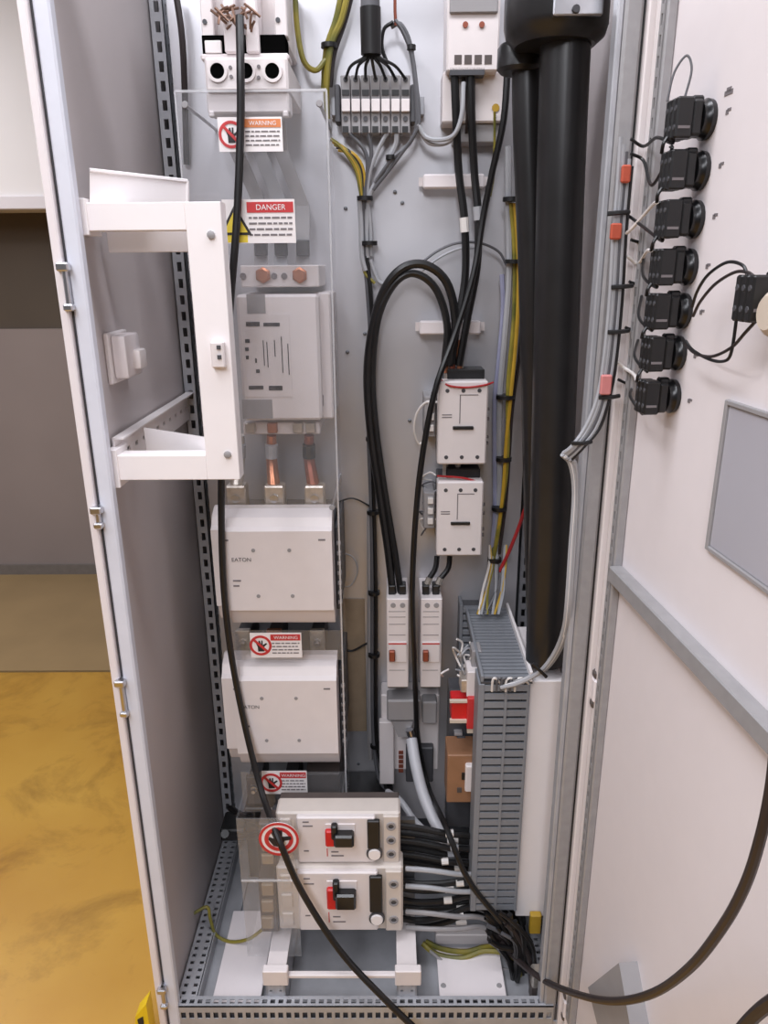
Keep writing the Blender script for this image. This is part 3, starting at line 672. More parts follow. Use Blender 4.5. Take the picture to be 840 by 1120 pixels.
# white cable support bars
def support(label, a, b, c, e, Y):
    t = thing_at('cable_support', label, 'bracket', (a+c)/2, e, Y, 'cable support bars')
    x0, x1, z0, z1 = rect(a, b, c, e, Y)
    build('bar', MB().box(x0, x1, Y, Y+0.02, z0, z1, 0.003), 'paint_bright', t)
    build('lip', MB().box(x0-0.008, x1+0.010, Y+0.02, Y+0.024, z0+0.006, z1-0.004), 'paint', t)
    for xx in (x0+0.006, x1-0.006): build('standoff', MB().cyl((xx, Y+0.02, (z0+z1)/2), (xx, YP, (z0+z1)/2), 0.006, n=10), 'steel', t)
support('upper white cable support bar behind two black cables', 463, 190, 530, 206, 0.425)
support('lower white cable support bar above the small contactors', 459, 351, 526, 366, 0.425)

# ------------------------------------------------------------------ small contactors
def small_contactor(label, a, b, c, e, YF, wire):
    t = thing_at('small_contactor', label, 'contactor', (a+c)/2, e, YF, 'small contactors')
    x0, x1, z0, z1 = rect(a, b, c, e, YF); W, H = x1-x0, z1-z0
    build('body', MB().box(x0+0.004, x1-0.003, YF+0.03, YP, z0+0.006, z1-0.004, 0.002), 'dark_grey', t)
    build('face', MB().box(x0, x1, YF, YF+0.04, z0, z1, 0.003), 'device', t)
    for v in (0.06, 0.86):
        for u in (0.18, 0.5, 0.82): build('screw_hole', MB().cyl((x0+u*W, YF+0.0005, z0+(v+0.03)*H), (x0+u*W, YF-0.0006, z0+(v+0.03)*H), 0.0042, n=10), 'dark_grey', t)
    build('indicator_slot', MB().box(x0+0.30*W, x0+0.72*W, YF-0.004, YF+0.001, z0+0.43*H, z0+0.47*H, 0.001), 'black', t)
    m = MB(); m.box(x0+0.43*W, x0+0.45*W, YF-0.0006, YF, z0+0.5*H, z0+0.84*H); m.box(x0+0.43*W, x0+0.8*W, YF-0.0006, YF, z0+0.835*H, z0+0.845*H)
    for v in (0.6, 0.57): m.box(x0+0.08*W, x0+0.28*W, YF-0.0006, YF, z0+v*H, z0+v*H+0.002)
    build('printed_mark', m, 'ink_grey', t, kind='stuff')
    m = MB(); m.box(x0+0.02, x1-0.005, YF+0.03, YF+0.08, z1-0.002, z1+0.02, 0.002); build('terminal_hood', m, 'black', t)
    for u in (0.2, 0.48): build('terminal_pin', MB().cyl((x0+u*W, YF+0.05, z1-0.004), (x0+u*W, YF+0.05, z1+0.04), 0.006, n=10), 'tin', t)
    sb = build('side_block', MB().box(x0-0.026, x0-0.002, YF+0.045, YP, z0+0.28*H, z0+0.78*H, 0.002), 'device_grey', t)
    for v in (0.36, 0.5, 0.64): build('clamp', MB().box(x0-0.018, x0-0.006, YF+0.035, YF+0.047, z0+v*H, z0+(v+0.08)*H, 0.001), 'wire_white', sb)
    m = MB()
    for v in (0.2, 0.28, 0.5, 0.62): m.box(x1, x1+0.008, YF+0.03, YF+0.04, z0+v*H, z0+v*H+0.005)
    build('side_terminal', m, 'ink_grey', t)
    p = Vector((x0, YF-0.002, z1)); q = Vector((x1, YF-0.002, z1))
    build('wire', MB().tube([p+Vector((0.0, 0.02, 0.006)), p+Vector((0.02, 0, -0.008)), p+Vector((0.055, 0, -0.012)), q+Vector((-0.01, 0, -0.008)), q+Vector((0.01, 0.01, -0.004))] if wire else [p+Vector((0.0, 0.02, 0.008)), p+Vector((0.05, 0.012, 0.006)), q+Vector((-0.01, 0.015, -0.004))], 0.0022, 6), 'wire_red', t)
small_contactor('upper small white contactor below the cable support bar', 479, 417, 533, 508, 0.345, True)
small_contactor('lower small white contactor under its twin', 478, 527, 528, 608, 0.345, False)

# ------------------------------------------------------------------ slim motor breakers
def motor_breaker(label, a, c, b=655, e=752, YF=0.35):
    t = thing_at('motor_breaker', label, 'breaker', (a+c)/2, e, YF, 'slim motor breakers')
    x0, x1, z0, z1 = rect(a, b, c, e, YF); W, H = x1-x0, z1-z0
    build('body', MB().box(x0, x1, YF, YP, z0, z1, 0.002), 'device', t)
    build('foot', MB().box(x0+0.002, x1-0.002, YF+0.01, YP, z0-0.008, z0, 0.001), 'black', t)
    for u in (0.25, 0.72): build('terminal_hood', MB().box(x0+(u-0.16)*W, x0+(u+0.16)*W, YF+0.02, YF+0.05, z1, z1+0.022, 0.002), 'black', t)
    for u in (0.3, 0.72): build('terminal_screw', MB().cyl((x0+u*W, YF, z0+0.93*H), (x0+u*W, YF-0.001, z0+0.93*H), 0.006, n=10), 'device_grey', t)
    rk = build('rocker_plate', MB().box(x0+0.06*W, x0+0.92*W, YF-0.003, YF, z0+0.30*H, z0+0.53*H, 0.001), 'device', t)
    build('lever', MB().box(x0+0.10*W, x0+0.38*W, YF-0.014, YF-0.003, z0+0.33*H, z0+0.45*H, 0.002), 'copper_red', rk)
    build('red_print', MB().box(x0+0.08*W, x0+0.9*W, YF-0.0036, YF-0.003, z0+0.505*H, z0+0.518*H), 'sign_red', rk)
    m = MB()
    for v in (0.86, 0.8, 0.72, 0.6, 0.2): m.box(x0+0.1*W, x0+0.85*W, YF-0.0005, YF, z0+v*H, z0+v*H+0.0012)
    build('seam', m, 'ink_grey', t, kind='stuff')
motor_breaker('left slim motor breaker fed by the two looping black cables', 423, 447)
motor_breaker('right slim motor breaker beside the long thin black cable', 460, 483)

# ------------------------------------------------------------------ grey plug unit below them
YK = 0.36
t = thing_at('plug_socket_unit', 'white rail unit with a big grey plug and thick grey cable', 'connector', 450, 860, YK)
build('housing', MB().pbox(417, 760, 480, 842, YK+0.05, YP, 0.003), 'device', t)
build('side_cheek', MB().pbox(415, 790, 431, 858, YK+0.03, YK+0.05, 0.002), 'paint', t)
pl = MB(); pl.pbox(423, 766, 460, 789, YK, YK+0.05, 0.004); build('plug_head', pl, 'device_grey', t)
pl = MB(); q = rect(428, 789, 452, 806, YK+0.005); pl.prism([(q[0], YK+0.005, q[3]), (q[1], YK+0.005, q[3]), (q[1]-0.012, YK+0.005, q[2]), (q[0]+0.016, YK+0.005, q[2])], (0, 0.04, 0)); build('plug_neck', pl, 'device_grey', t)
build('plug_head', MB().pbox(462, 768, 478, 792, YK+0.012, YK+0.05, 0.003), 'device_grey', t)
for i in range(5): build('terminal_slot', MB().pbox(436, 822+i*5, 441, 825+i*5, YK+0.046, YK+0.05), 'copper_red', t)
build('lower_block', MB().pbox(444, 818, 474, 856, YK+0.03, YK+0.06, 0.003), 'dark_grey', t)
build('cable_gland', MB().tube(P3([(448, 798, YK-0.005), (452, 812, YK-0.008)]), 0.010, 12), 'steel', t)
cable('thick_cable', 'thick light grey cable leaving the grey plug towards the floor', 'cable', [(450, 808, YK-0.008), (455, 838, 0.31), (464, 872, 0.27), (480, 906, 0.22), (503, 932, 0.18)], 0.0135, 'cable_light', n=12)
cable('grey_cable', 'slim light grey cable curving below the plug unit', 'cable', [(424, 866, 0.38), (438, 876, 0.32), (454, 898, 0.26), (472, 914, 0.22), (494, 924, 0.19)], 0.0075, 'cable_light')

# ------------------------------------------------------------------ side plate assembly on the right
YS = 0.13
t = thing('side_mounting_box', 'tall narrow white sheet metal box beside the slotted duct', 'box', U(588, 1000, 'y', YS))
xw0 = U(572, 870, 'y', YS).x; xw1 = U(608, 870, 'y', YS).x; zw0 = U(580, 1002, 'y', YS).z; zw1 = U(595, 745, 'y', YS).z
build('front_face', MB().box(xw0, xw1, YS, YS+0.003, zw0, zw1, 0.001), 'bracket_paint', t)
build('side_face', MB().box(xw0, xw0+0.003, YS+0.003, 0.44, zw0, zw1), 'bracket_paint', t)
build('top_face', MB().box(xw0, xw1, YS+0.003, 0.36, zw1-0.003, zw1), 'bracket_paint', t)
build('wall_bracket', MB().box(xw1-0.004, XR, YS+0.01, YS+0.014, zw0+0.02, zw1-0.02), 'paint', t)
# front duct: base + individual slotted fingers
dx0 = U(519, 870, 'y', YS-0.01).x; dx1 = xw0-0.001
zd0 = U(545, 996, 'y', YS-0.01).z; zd1 = U(550, 748, 'y', YS-0.01).z
t = thing('cable_duct', 'upright grey slotted wiring duct in front of the white box', 'duct', ((dx0+dx1)/2, YS, zd0), 'slotted wiring ducts')
build('cover', MB().box(dx0, dx0+0.012, YS-0.012, YS+0.05, zd0, zd1, 0.001), 'duct', t)
build('edge_rail', MB().box(dx1-0.006, dx1, YS-0.012, YS+0.05, zd0, zd1, 0.001), 'duct', t)
build('spine', MB().box((dx0+dx1)/2+0.001, (dx0+dx1)/2+0.006, YS-0.013, YS-0.006, zd0, zd1), 'duct', t)
build('rear_wall', MB().box(dx0+0.012, dx1-0.006, YS+0.03, YS+0.05, zd0, zd1), 'dark_grey', t)
nf = 30; pitch = (zd1-zd0)/nf; f0 = None
for i in range(nf):
    if f0 is None: f0 = build('finger', MB().box(dx0+0.010, dx1-0.004, YS-0.011, YS-0.007, zd0+pitch*0.16, zd0+pitch*0.86), 'duct', t)
    else: dup(f0, (0, 0, pitch*i), t)
# upper duct running back into the cabinet (seen from its open side)
t = thing('cable_duct', 'grey slotted wiring duct running back along the top of the side devices', 'duct', (dx0+0.05, 0.3, zd1), 'slotted wiring ducts')
ya, yb_ = YS-0.01, 0.43
nf = 22; pitch = (yb_-ya)/nf
zt2 = zd1+0.004; xa2, xb2 = dx0+0.004, dx1+0.004
build('channel', MB().box(xa2, xb2, ya, yb_, zt2-0.004, zt2), 'dark_grey', t)
build('rim', MB().box(xb2-0.006, xb2, ya, yb_, zt2, zt2+0.022, 0.001), 'sign_white', t)
build('rim', MB().box(xa2, xa2+0.006, ya, yb_, zt2, zt2+0.014, 0.001), 'duct', t)
f0 = None
for i in range(nf):
    if f0 is None: f0 = build('finger', MB().box(xa2+0.006, xb2-0.006, ya+pitch*0.2, ya+pitch*0.85, zt2+0.006, zt2+0.010), 'duct', t)
    else: dup(f0, (0, pitch*i, 0), t)
build('bracket', MB().box(xb2-0.004, XR, 0.2, 0.21, zt2-0.004, zt2), 'zinc', t)
# further slotted duct at the back
t = thing_at('cable_duct', 'short grey slotted duct on the mounting plate right of the slim breakers', 'duct', 513, 745, 0.42, 'slotted wiring ducts')
build('channel', MB().pbox(505, 664, 524, 744, 0.43, YP, 0.001), 'dark_grey', t)
for i in range(10): build('finger', MB().pbox(504, 665+i*8, 525, 670.5+i*8, 0.42, 0.435, 0.001), 'duct', t)
build('edge_rail', MB().pbox(502, 662, 505.5, 746, 0.418, YP, 0.001), 'duct', t)
# devices that face left from the side plate
YR = 0.20
t = thing('red_relay', 'bright red relay block beside the slotted duct', 'relay', U(512, 800, 'y', YR))
build('body', MB().pbox(494, 769, 514, 790, YR, YR+0.05, 0.002), 'red', t)
build('socket', MB().pbox(511, 764, 526, 798, YR-0.01, YR+0.06, 0.002), 'sign_red', t)
for a, b, c, e in ((492, 788, 513, 791), (492, 767, 513, 769), (511, 797, 524, 802)): build('pale_rim', MB().pbox(a, b, c, e, YR-0.006, YR+0.003), 'beige', t)
t = thing('rail_module', 'small white terminal module above the red relay', 'module', U(520, 762, 'y', YR))
build('body', MB().pbox(511, 735, 527, 763, YR, YR+0.05, 0.002), 'device', t); build('step', MB().pbox(516, 712, 527, 736, YR+0.02, YR+0.06, 0.002), 'device_grey', t)
build('clamp', MB().pbox(504, 744, 512, 758, YR+0.01, YR+0.05, 0.002), 'tin', t)
t = thing('orange_relay', 'brown orange relay block beside the duct below the red relay', 'relay', U(505, 880, 'y', YR))
build('body', MB().pbox(489, 826, 520, 878, YR, YR+0.07, 0.002), 'relay_orange', t)
build('front_cap', MB().pbox(509, 838, 521, 867, YR-0.012, YR+0.02, 0.003), 'device', t)
build('slot', MB().pbox(505, 846, 510, 853, YR-0.003, YR+0.001), 'black', t)
build('terminal', MB().pbox(500, 862, 505, 867, YR-0.002, YR+0.001), 'mccb_base', t)
t = thing('terminal_rail', 'dark terminal rail carrying the red and orange relays', 'rail', U(505, 900, 'y', YR+0.08))
build('rail', MB().pbox(490, 755, 525, 905, YR+0.075, 0.33, 0.002), 'dark_grey', t)
for i in range(6): build('terminal', MB().pbox(497+3*(i % 2), 802+i*4, 506+3*(i % 2), 805+i*4, YR+0.06, YR+0.08, 0.001), ('device_grey', 'dark_grey')[i % 2], t)
build('bracket', MB().box(U(520, 800, 'y', 0.3).x, xw0, 0.30, 0.32, zw0+0.1, zw1-0.05), 'zinc_dark', t)
# untidy white and coloured ends above the duct
t = thing('wire_tangle', 'tangle of loose white and grey wire ends above the slotted duct', 'wires', U(520, 745, 'y', 0.25))
for i in range(16):
    a, b = random.uniform(490, 524), random.uniform(718, 750); y = random.uniform(0.24, 0.32)
    pts = [(a, b, y)]
    for k in range(3): pts.append((pts[-1][0]+random.uniform(-8, 12), pts[-1][1]+random.uniform(-13, 9), y+random.uniform(-.02, .02)))
    cable('wire', None, None, pts, 0.0022, random.choice(['wire_white', 'cable_grey', 'wire_white', 'device_grey']), parent=t, n=6, sub=4)
t = thing('wire_bunch', 'loose earth and grey wires rising out of the back of the duct', 'wires', U(540, 660, 'y', 0.38))
for i in range(9):
    a = random.uniform(530, 552)
    cable('wire', None, None, [(a-4+random.uniform(-6, 6), 672, 0.36), (a+random.uniform(-6, 4), 645, 0.39), (a+random.uniform(-4, 6), 618, 0.41), (a+4, 596, 0.43)], 0.003, random.choice(['wire_yg', 'cable_grey', 'wire_white', 'wire_yellow', 'cable_dgrey']), parent=t, n=6, sub=4)

# ------------------------------------------------------------------ black hoses
def hose(label, pts, r, name='conduit_hose'):
    t = thing(name, label, 'hose', U(pts[-1][0], pts[-1][1], 'y', pts[-1][2]), 'black conduit hoses')
    build('tube', MB().tube(P3(pts), r, 28, 5), 'hose', t)
    return t
YH = 0.15
h1 = hose('thick black conduit hose hanging down the right wall', [(622, -30, YH), (618, 60, YH), (613, 200, YH), (608, 380, YH+0.005), (602, 560, YH+0.008), (596, 722, YH+0.018)], 0.038)
h2 = hose('thinner black conduit hose left of the thick one', [(578, -20, 0.22), (576, 60, 0.22), (577, 150, 0.22), (582, 300, 0.225), (585, 480, 0.235), (588, 640, 0.24), (590, 722, 0.245)], 0.024)
t = thing('hose_clamp', 'large black bell mouth with steel band holding the hoses at the top', 'clamp', U(610, 60, 'y', YH))
p = U(607, 40, 'y', YH+0.005)
build('bell', MB().lathe((p.x, p.y, p.z-0.014), (0, 0, 1), [(0, 0.060), (0.012, 0.074), (0.026, 0.078), (0.12, 0.078)], 32), 'hose', t)
q = rect(606, -30, 661, 17, YH-0.08)
build('steel_band', MB().box(q[0], q[1], YH-0.082, YH-0.072, q[2], q[3], 0.002), 'steel', t)
build('band_screw', MB().lathe(U(630, 10, 'y', YH-0.083), (0, -1, 0), [(0, 0.006), (0.004, 0.005)], 10), 'dark_grey', t)
t = thing('hose_clamp', 'smaller black collar at the top of the thinner hose', 'clamp', U(570, 78, 'y', 0.22))
p = U(568, 68, 'y', 0.22)
build('collar', MB().lathe((p.x, p.y, p.z-0.016), (0, 0, 1), [(0, 0.030), (0.006, 0.036), (0.034, 0.036), (0.04, 0.032)], 24), 'hose', t)

# ------------------------------------------------------------------ cables
BK = 'cable_black'
cable('long_cable', 'long black cable hanging in front of the whole left column down to the floor', 'cable', [(262, 18, 0.24), (263, 70, 0.22), (263, 140, 0.222), (259, 240, 0.222), (252, 330, 0.222), (244, 430, 0.222), (242, 530, 0.215), (244, 630, 0.208), (252, 710, 0.208), (267, 790, 0.206), (286, 865, 0.16), (305, 918, 0.062), (330, 975, 0.05), (372, 1040, 0.02), (420, 1092, -0.02), (470, 1140, -0.05)], 0.0068, BK, n=10)
def bundle(name, label, cat, wires, ties=(), group=None):
    p = wires[0][0][-1]; t = thing(name, label, cat, U(*p[:2], 'y', p[2]), group)
    for pts, r, mt in wires: cable('wire', None, None, pts, r, mt, parent=t, n=7, sub=5)
    for a, b, y, r in ties:
        c = U(a, b, 'y', y); build('cable_tie', MB().lathe((c.x, c.y, c.z-0.004), (0, 0, 1), [(0, r), (0.008, r)], 14), 'black', t)
    return t
# cables from the surge device through the supports
t = thing('power_cable', 'left black cable dropping from the surge device with pale ferrule', 'cable', U(500, 400, 'y', 0.39), 'surge device cables')
cable('sheath', None, None, [(497, 76, 0.39), (499, 130, 0.395), (502, 190, 0.405), (508, 240, 0.40), (509, 300, 0.40), (501, 350, 0.395), (492, 400, 0.39)], 0.0075, BK, parent=t)
build('ferrule', MB().tube(P3([(507.5, 238, 0.398), (508.5, 254, 0.398)]), 0.0088, 10), 'wire_white', t)
t = thing('power_cable', 'right black cable dropping from the surge device with pale ferrule', 'cable', U(505, 400, 'y', 0.39), 'surge device cables')
cable('sheath', None, None, [(515, 76, 0.39), (516, 130, 0.395), (519, 190, 0.405), (523, 235, 0.40), (522, 290, 0.40), (512, 345, 0.395), (502, 400, 0.39)], 0.0075, BK, parent=t)
build('ferrule', MB().tube(P3([(522, 226, 0.398), (523, 241, 0.398)]), 0.0088, 10), 'cable_grey', t)
for k, (a, b) in enumerate(((506, 100), (510, 122))):
    cable('copper_lead', '%s short brown lead between the surge device cables' % ('upper', 'lower')[k], 'cable', [(a, 78, 0.395), (a+1, b, 0.40), (a, b+24, 0.41)], 0.003, 'cable_brown', group='short brown leads')
cable('thin_cable', 'thin black cable crossing from upper right down past the small contactors to the floor', 'cable', [(556, 60, 0.36), (551, 130, 0.36), (538, 190, 0.375), (528, 240, 0.385), (518, 300, 0.375), (498, 365, 0.36), (478, 420, 0.335), (465, 480, 0.335), (456, 550, 0.335), (451, 640, 0.335), (453, 720, 0.33), (455, 770, 0.345), (457, 810, 0.36), (468, 860, 0.33), (488, 905, 0.15), (512, 962, 0.098), (548, 1008, 0.085)], 0.0062, BK, n=8)
cable('loop_cable', 'outer black cable looping over and down to the left slim breaker', 'cable', [(494, 398, 0.39), (498, 350, 0.39), (488, 308, 0.39), (462, 289, 0.39), (434, 298, 0.39), (413, 335, 0.40), (402, 400, 0.41), (405, 470, 0.41), (415, 540, 0.41), (424, 600, 0.40), (430, 652, 0.38)], 0.0085, BK, group='looping black cables')
cable('loop_cable', 'inner black cable looping over and down to the left slim breaker', 'cable', [(486, 400, 0.39), (489, 355, 0.39), (476, 315, 0.395), (452, 299, 0.395), (430, 312, 0.395), (413, 350, 0.40), (407, 410, 0.41), (411, 470, 0.41), (421, 540, 0.41), (431, 600, 0.40), (439, 652, 0.38)], 0.0075, BK, group='looping black cables')
for k, a in enumerate((489, 496, 503)):
    cable('copper_tail', '%s bare copper cable tail above the upper small contactor' % ('left', 'middle', 'right')[k], 'cable', [(a, 372, 0.40), (a-1, 388, 0.395), (a-2+k, 408, 0.39)], 0.006, ('copper', 'copper_red', 'copper')[k], group='copper cable tails')
# hanging grey cable top centre fanning out to the terminals
t = thing('hanging_cable', 'dark grey sheathed cable hanging at top centre fanning into the terminal row', 'cable', U(405, 85, 'y', 0.40))
cable('sheath', None, None, [(405, -20, 0.385), (405, 20, 0.385), (406, 58, 0.39)], 0.017, 'cable_dgrey', parent=t, n=14)
build('boot', MB().tube(P3([(405, 8, 0.384), (406, 60, 0.389)]), 0.0185, 14), 'black', t)
for i in range(7): cable('core', None, None, [(404+i*0.8, 54, 0.39), (398+i*2.9, 63, 0.39), (384+i*8.0, 72, 0.395), (378+i*10.9, 86, 0.412)], 0.0028, BK, parent=t, n=6)
bundle('earth_wire_bundle', 'green yellow earth wires running down beside the terminal row', 'wires', [([(383, -20, 0.42), (374, 20, 0.42), (362, 50, 0.42), (357, 90, 0.42), (358, 130, 0.43)], 0.006, 'wire_yg'), ([(376, -20, 0.43), (368, 20, 0.43), (357, 55, 0.43), (354, 100, 0.43)], 0.006, 'wire_yg'), ([(388, -20, 0.43), (378, 20, 0.43), (365, 60, 0.43), (361, 95, 0.43)], 0.005, 'cable_brown')], [(360, 50, 0.425, 0.015)])
cable('earth_wire', 'green yellow wire looping right of the main switch', 'wire', [(322, -20, 0.40), (325, 30, 0.40), (332, 66, 0.40), (345, 77, 0.41), (356, 66, 0.42)], 0.005, 'wire_yg')
cable('brown_cable', 'thin olive cable left of the main switch', 'cable', [(192, -10, 0.43), (199, 40, 0.43), (202, 100, 0.44), (204, 180, 0.455)], 0.006, 'cable_brown')
# under the terminals
wr = []
for i, a in enumerate((401, 408, 415)): wr.append(([(380+i*22, 144, 0.42), (a-2, 165, 0.425), (402+i, 190, 0.43), (398+i*2, 215, 0.435), (399+i*3, 245, 0.44), (400+i*3, 280, 0.44)], 0.004, ('cable_dgrey', 'cable_dgrey', 'cable_grey')[i]))
wr.append(([(434, 146, 0.42), (432, 160, 0.425), (418, 188, 0.43), (404, 215, 0.435), (401, 250, 0.44), (402, 282, 0.44)], 0.005, 'cable_grey'))
wr.append(([(393, 215, 0.435), (395, 245, 0.44), (396, 280, 0.44), (400, 296, 0.44)], 0.006, 'cable_grey'))
for i in range(5): wr.append(([(362+i*2, 152+i*3, 0.43), (374+i*3, 162+i*1.5, 0.425), (389+i*2, 185, 0.43), (395+i, 214, 0.435)], 0.0035, ('wire_yg', 'wire_yellow', 'wire_yg', 'cable_brown', 'wire_yellow')[i]))
bundle('wire_harness', 'harness of grey and yellow wires gathered below the terminal row', 'wires', wr, [(399, 217, 0.437, 0.016), (404, 266, 0.44, 0.016)])
t = bundle('vertical_harness', 'dark harness running down the plate left of the looping cables', 'wires', [([(398, 276, 0.44), (402, 320, 0.445), (405, 380, 0.445), (403, 470, 0.445), (406, 560, 0.445), (407, 640, 0.445), (407, 720, 0.445), (408, 800, 0.44), (414, 850, 0.42), (430, 872, 0.38)], 0.0045, 'cable_dgrey'), ([(401, 280, 0.44), (406, 330, 0.44), (408, 400, 0.44), (407, 480, 0.44), (409, 560, 0.44), (411, 650, 0.44), (411, 740, 0.44), (412, 810, 0.435), (422, 862, 0.40)], 0.0045, BK), ([(405, 284, 0.44), (413, 306, 0.44), (420, 311, 0.44)], 0.004, 'cable_grey'), ([(396, 276, 0.44), (399, 298, 0.44), (410, 310, 0.44)], 0.0035, 'wire_yg'), ([(404, 560, 0.45), (404, 640, 0.45), (404, 760, 0.45), (405, 830, 0.445)], 0.006, 'device_grey')], [(407, 480, 0.442, 0.014), (408, 560, 0.442, 0.014), (409, 648, 0.442, 0.014), (409, 716, 0.442, 0.014), (411, 815, 0.44, 0.014)])
bundle('side_wire_pair', 'grey wire pair curving down the right side of the terminal row', 'wires', [([(432, 22, 0.41), (441, 35, 0.41), (450, 60, 0.41), (455, 100, 0.41), (456, 135, 0.41), (448, 156, 0.42), (428, 175, 0.42), (410, 200, 0.43)], 0.004, 'cable_dgrey'), ([(428, 30, 0.415), (438, 26, 0.41), (448, 45, 0.41), (454, 80, 0.41), (458, 120, 0.41), (456, 142, 0.41), (436, 172, 0.42), (408, 208, 0.43)], 0.0035, 'cable_dgrey'), ([(430, 24, 0.41), (420, 32, 0.41), (418, 52, 0.41), (424, 70, 0.41)], 0.0035, BK), ([(432, -10, 0.41), (432, 12, 0.41), (433, 28, 0.41)], 0.003, 'copper_red')], [(450, 52, 0.41, 0.008), (427, 172, 0.42, 0.009)])
cable('pale_cable', 'pale grey cable sagging from the terminal row to the surge device', 'cable', [(457, 136, 0.41), (466, 150, 0.41), (482, 153, 0.40), (497, 147, 0.385), (505, 125, 0.38), (507, 90, 0.385)], 0.0042, 'cable_grey', group='sagging pale cables')
cable('pale_cable', 'second pale cable sagging just below the first', 'cable', [(458, 142, 0.415), (470, 157, 0.415), (490, 156, 0.41), (502, 140, 0.40)], 0.0035, 'device_grey', group='sagging pale cables')
bundle('sensor_wires', 'two thin dark wires arching to the right above the loops', 'wires', [([(458, 290, 0.43), (478, 275, 0.43), (500, 266, 0.43), (525, 266, 0.43), (545, 275, 0.43), (554, 290, 0.43)], 0.0026, 'cable_dgrey'), ([(462, 296, 0.43), (480, 282, 0.43), (502, 272, 0.43), (520, 271, 0.43)], 0.0026, 'cable_grey')])
cable('plate_wire', 'thin dark wire hanging in an arc between acrylic cover and harness', 'wire', [(370, 549, 0.45), (385, 545, 0.45), (400, 551, 0.45), (412, 560, 0.45)], 0.002, BK, group='thin plate wires')
cable('plate_wire', 'thin dark wire behind the lower wide contactor reaching the harness', 'wire', [(372, 708, 0.45), (384, 712, 0.45), (397, 706, 0.45), (408, 700, 0.45)], 0.0028, BK, group='thin plate wires')
cable('plate_wire', 'small pale loop of wire right of the upper wide contactor', 'wire', [(372, 610, 0.45), (379, 606, 0.45), (388, 612, 0.45), (391, 626, 0.45), (384, 640, 0.45), (376, 642, 0.45)], 0.0018, 'cable_grey', group='thin plate wires')
m_ = thing_at('insulation_patch', 'yellowed insulation strip on the plate between lower contactor and harness', 'strip', 388, 800, 0.46)
build('strip', MB().pbox(376, 655, 400, 800, YP-0.003, YP, 0.001), 'insulation', m_)
cable('white_wire', 'white wire loop left of the upper small contactor', 'wire', [(478, 440, 0.39), (466, 440, 0.39), (456, 452, 0.40), (453, 470, 0.41), (458, 485, 0.42), (464, 482, 0.42)], 0.0026, 'wire_white')
t = thing('wire_tangle', 'pale loose wires left of the lower small contactor', 'wires', U(466, 580, 'y', 0.42))
for i in range(8):
    b = 520+i*8; cable('wire', None, None, [(477, b, 0.40), (470+random.uniform(-4, 3), b+random.uniform(-5, 8), 0.41), (460+random.uniform(-2, 5), b+random.uniform(-4, 10), 0.43), (466+random.uniform(-4, 6), b+random.uniform(4, 16), 0.44)], 0.002, random.choice(['wire_white', 'cable_grey', 'cable_dgrey']), parent=t, n=6, sub=4)
for k, (a, b) in enumerate(((478, 462), (492, 474))):
    t = thing('breaker_lead', '%s short black lead between lower small contactor and right slim breaker' % ('left', 'right')[k], 'cable', U(b, 650, 'y', 0.38), 'short breaker leads')
    cable('sheath', None, None, [(a, 608, 0.41), (a-2, 622, 0.40), (b+6, 636, 0.39), (b+2, 652, 0.375)], 0.006, BK, parent=t)
    build('ferrule', MB().tube(P3([(b+8, 632, 0.388), (b+5, 639, 0.385)]), 0.0075, 8), 'tin', t)
cable('red_wire', 'slanted red wire beside the hoses near the perforated rail', 'wire', [(578, 545, 0.33), (568, 575, 0.37), (556, 605, 0.40), (546, 625, 0.41)], 0.004, 'wire_red')
# yellow/lilac vertical run beside the hoses
bundle('colour_harness', 'vertical harness of yellow earth and lilac grey wires beside the hoses', 'wires', [([(563, 222, 0.40), (567, 280, 0.40), (566, 350, 0.40), (560, 420, 0.40), (554, 480, 0.41), (550, 540, 0.41), (542, 600, 0.42)], 0.0042, 'wire_yellow'), ([(559, 222, 0.405), (563, 280, 0.405), (562, 350, 0.405), (556, 420, 0.405), (555, 500, 0.415), (548, 560, 0.415), (540, 610, 0.42)], 0.005, 'wire_yg'), ([(556, 160, 0.41), (556, 230, 0.41), (557, 300, 0.41), (552, 370, 0.41), (547, 430, 0.42), (546, 480, 0.43), (546, 540, 0.43), (541, 605, 0.43)], 0.0065, 'cable_grey'), ([(549, 300, 0.42), (550, 340, 0.42), (545, 400, 0.42), (541, 440, 0.43), (541, 500, 0.43), (541, 560, 0.43), (537, 612, 0.43)], 0.005, 'cable_lilac'), ([(568, 222, 0.41), (572, 300, 0.41), (569, 380, 0.41), (560, 450, 0.41), (554, 540, 0.42), (546, 606, 0.42)], 0.004, 'cable_brown')], [(560, 218, 0.402, 0.018), (562, 286, 0.402, 0.018), (553, 434, 0.41, 0.020), (551, 502, 0.415, 0.017), (546, 556, 0.418, 0.017), (541, 612, 0.42, 0.016)])
cable('earth_wire', 'thin green yellow wire dropping from the surge device earth screw', 'wire', [(541, 122, 0.40), (541, 150, 0.41), (540, 190, 0.42), (536, 215, 0.42)], 0.0025, 'wire_yg')

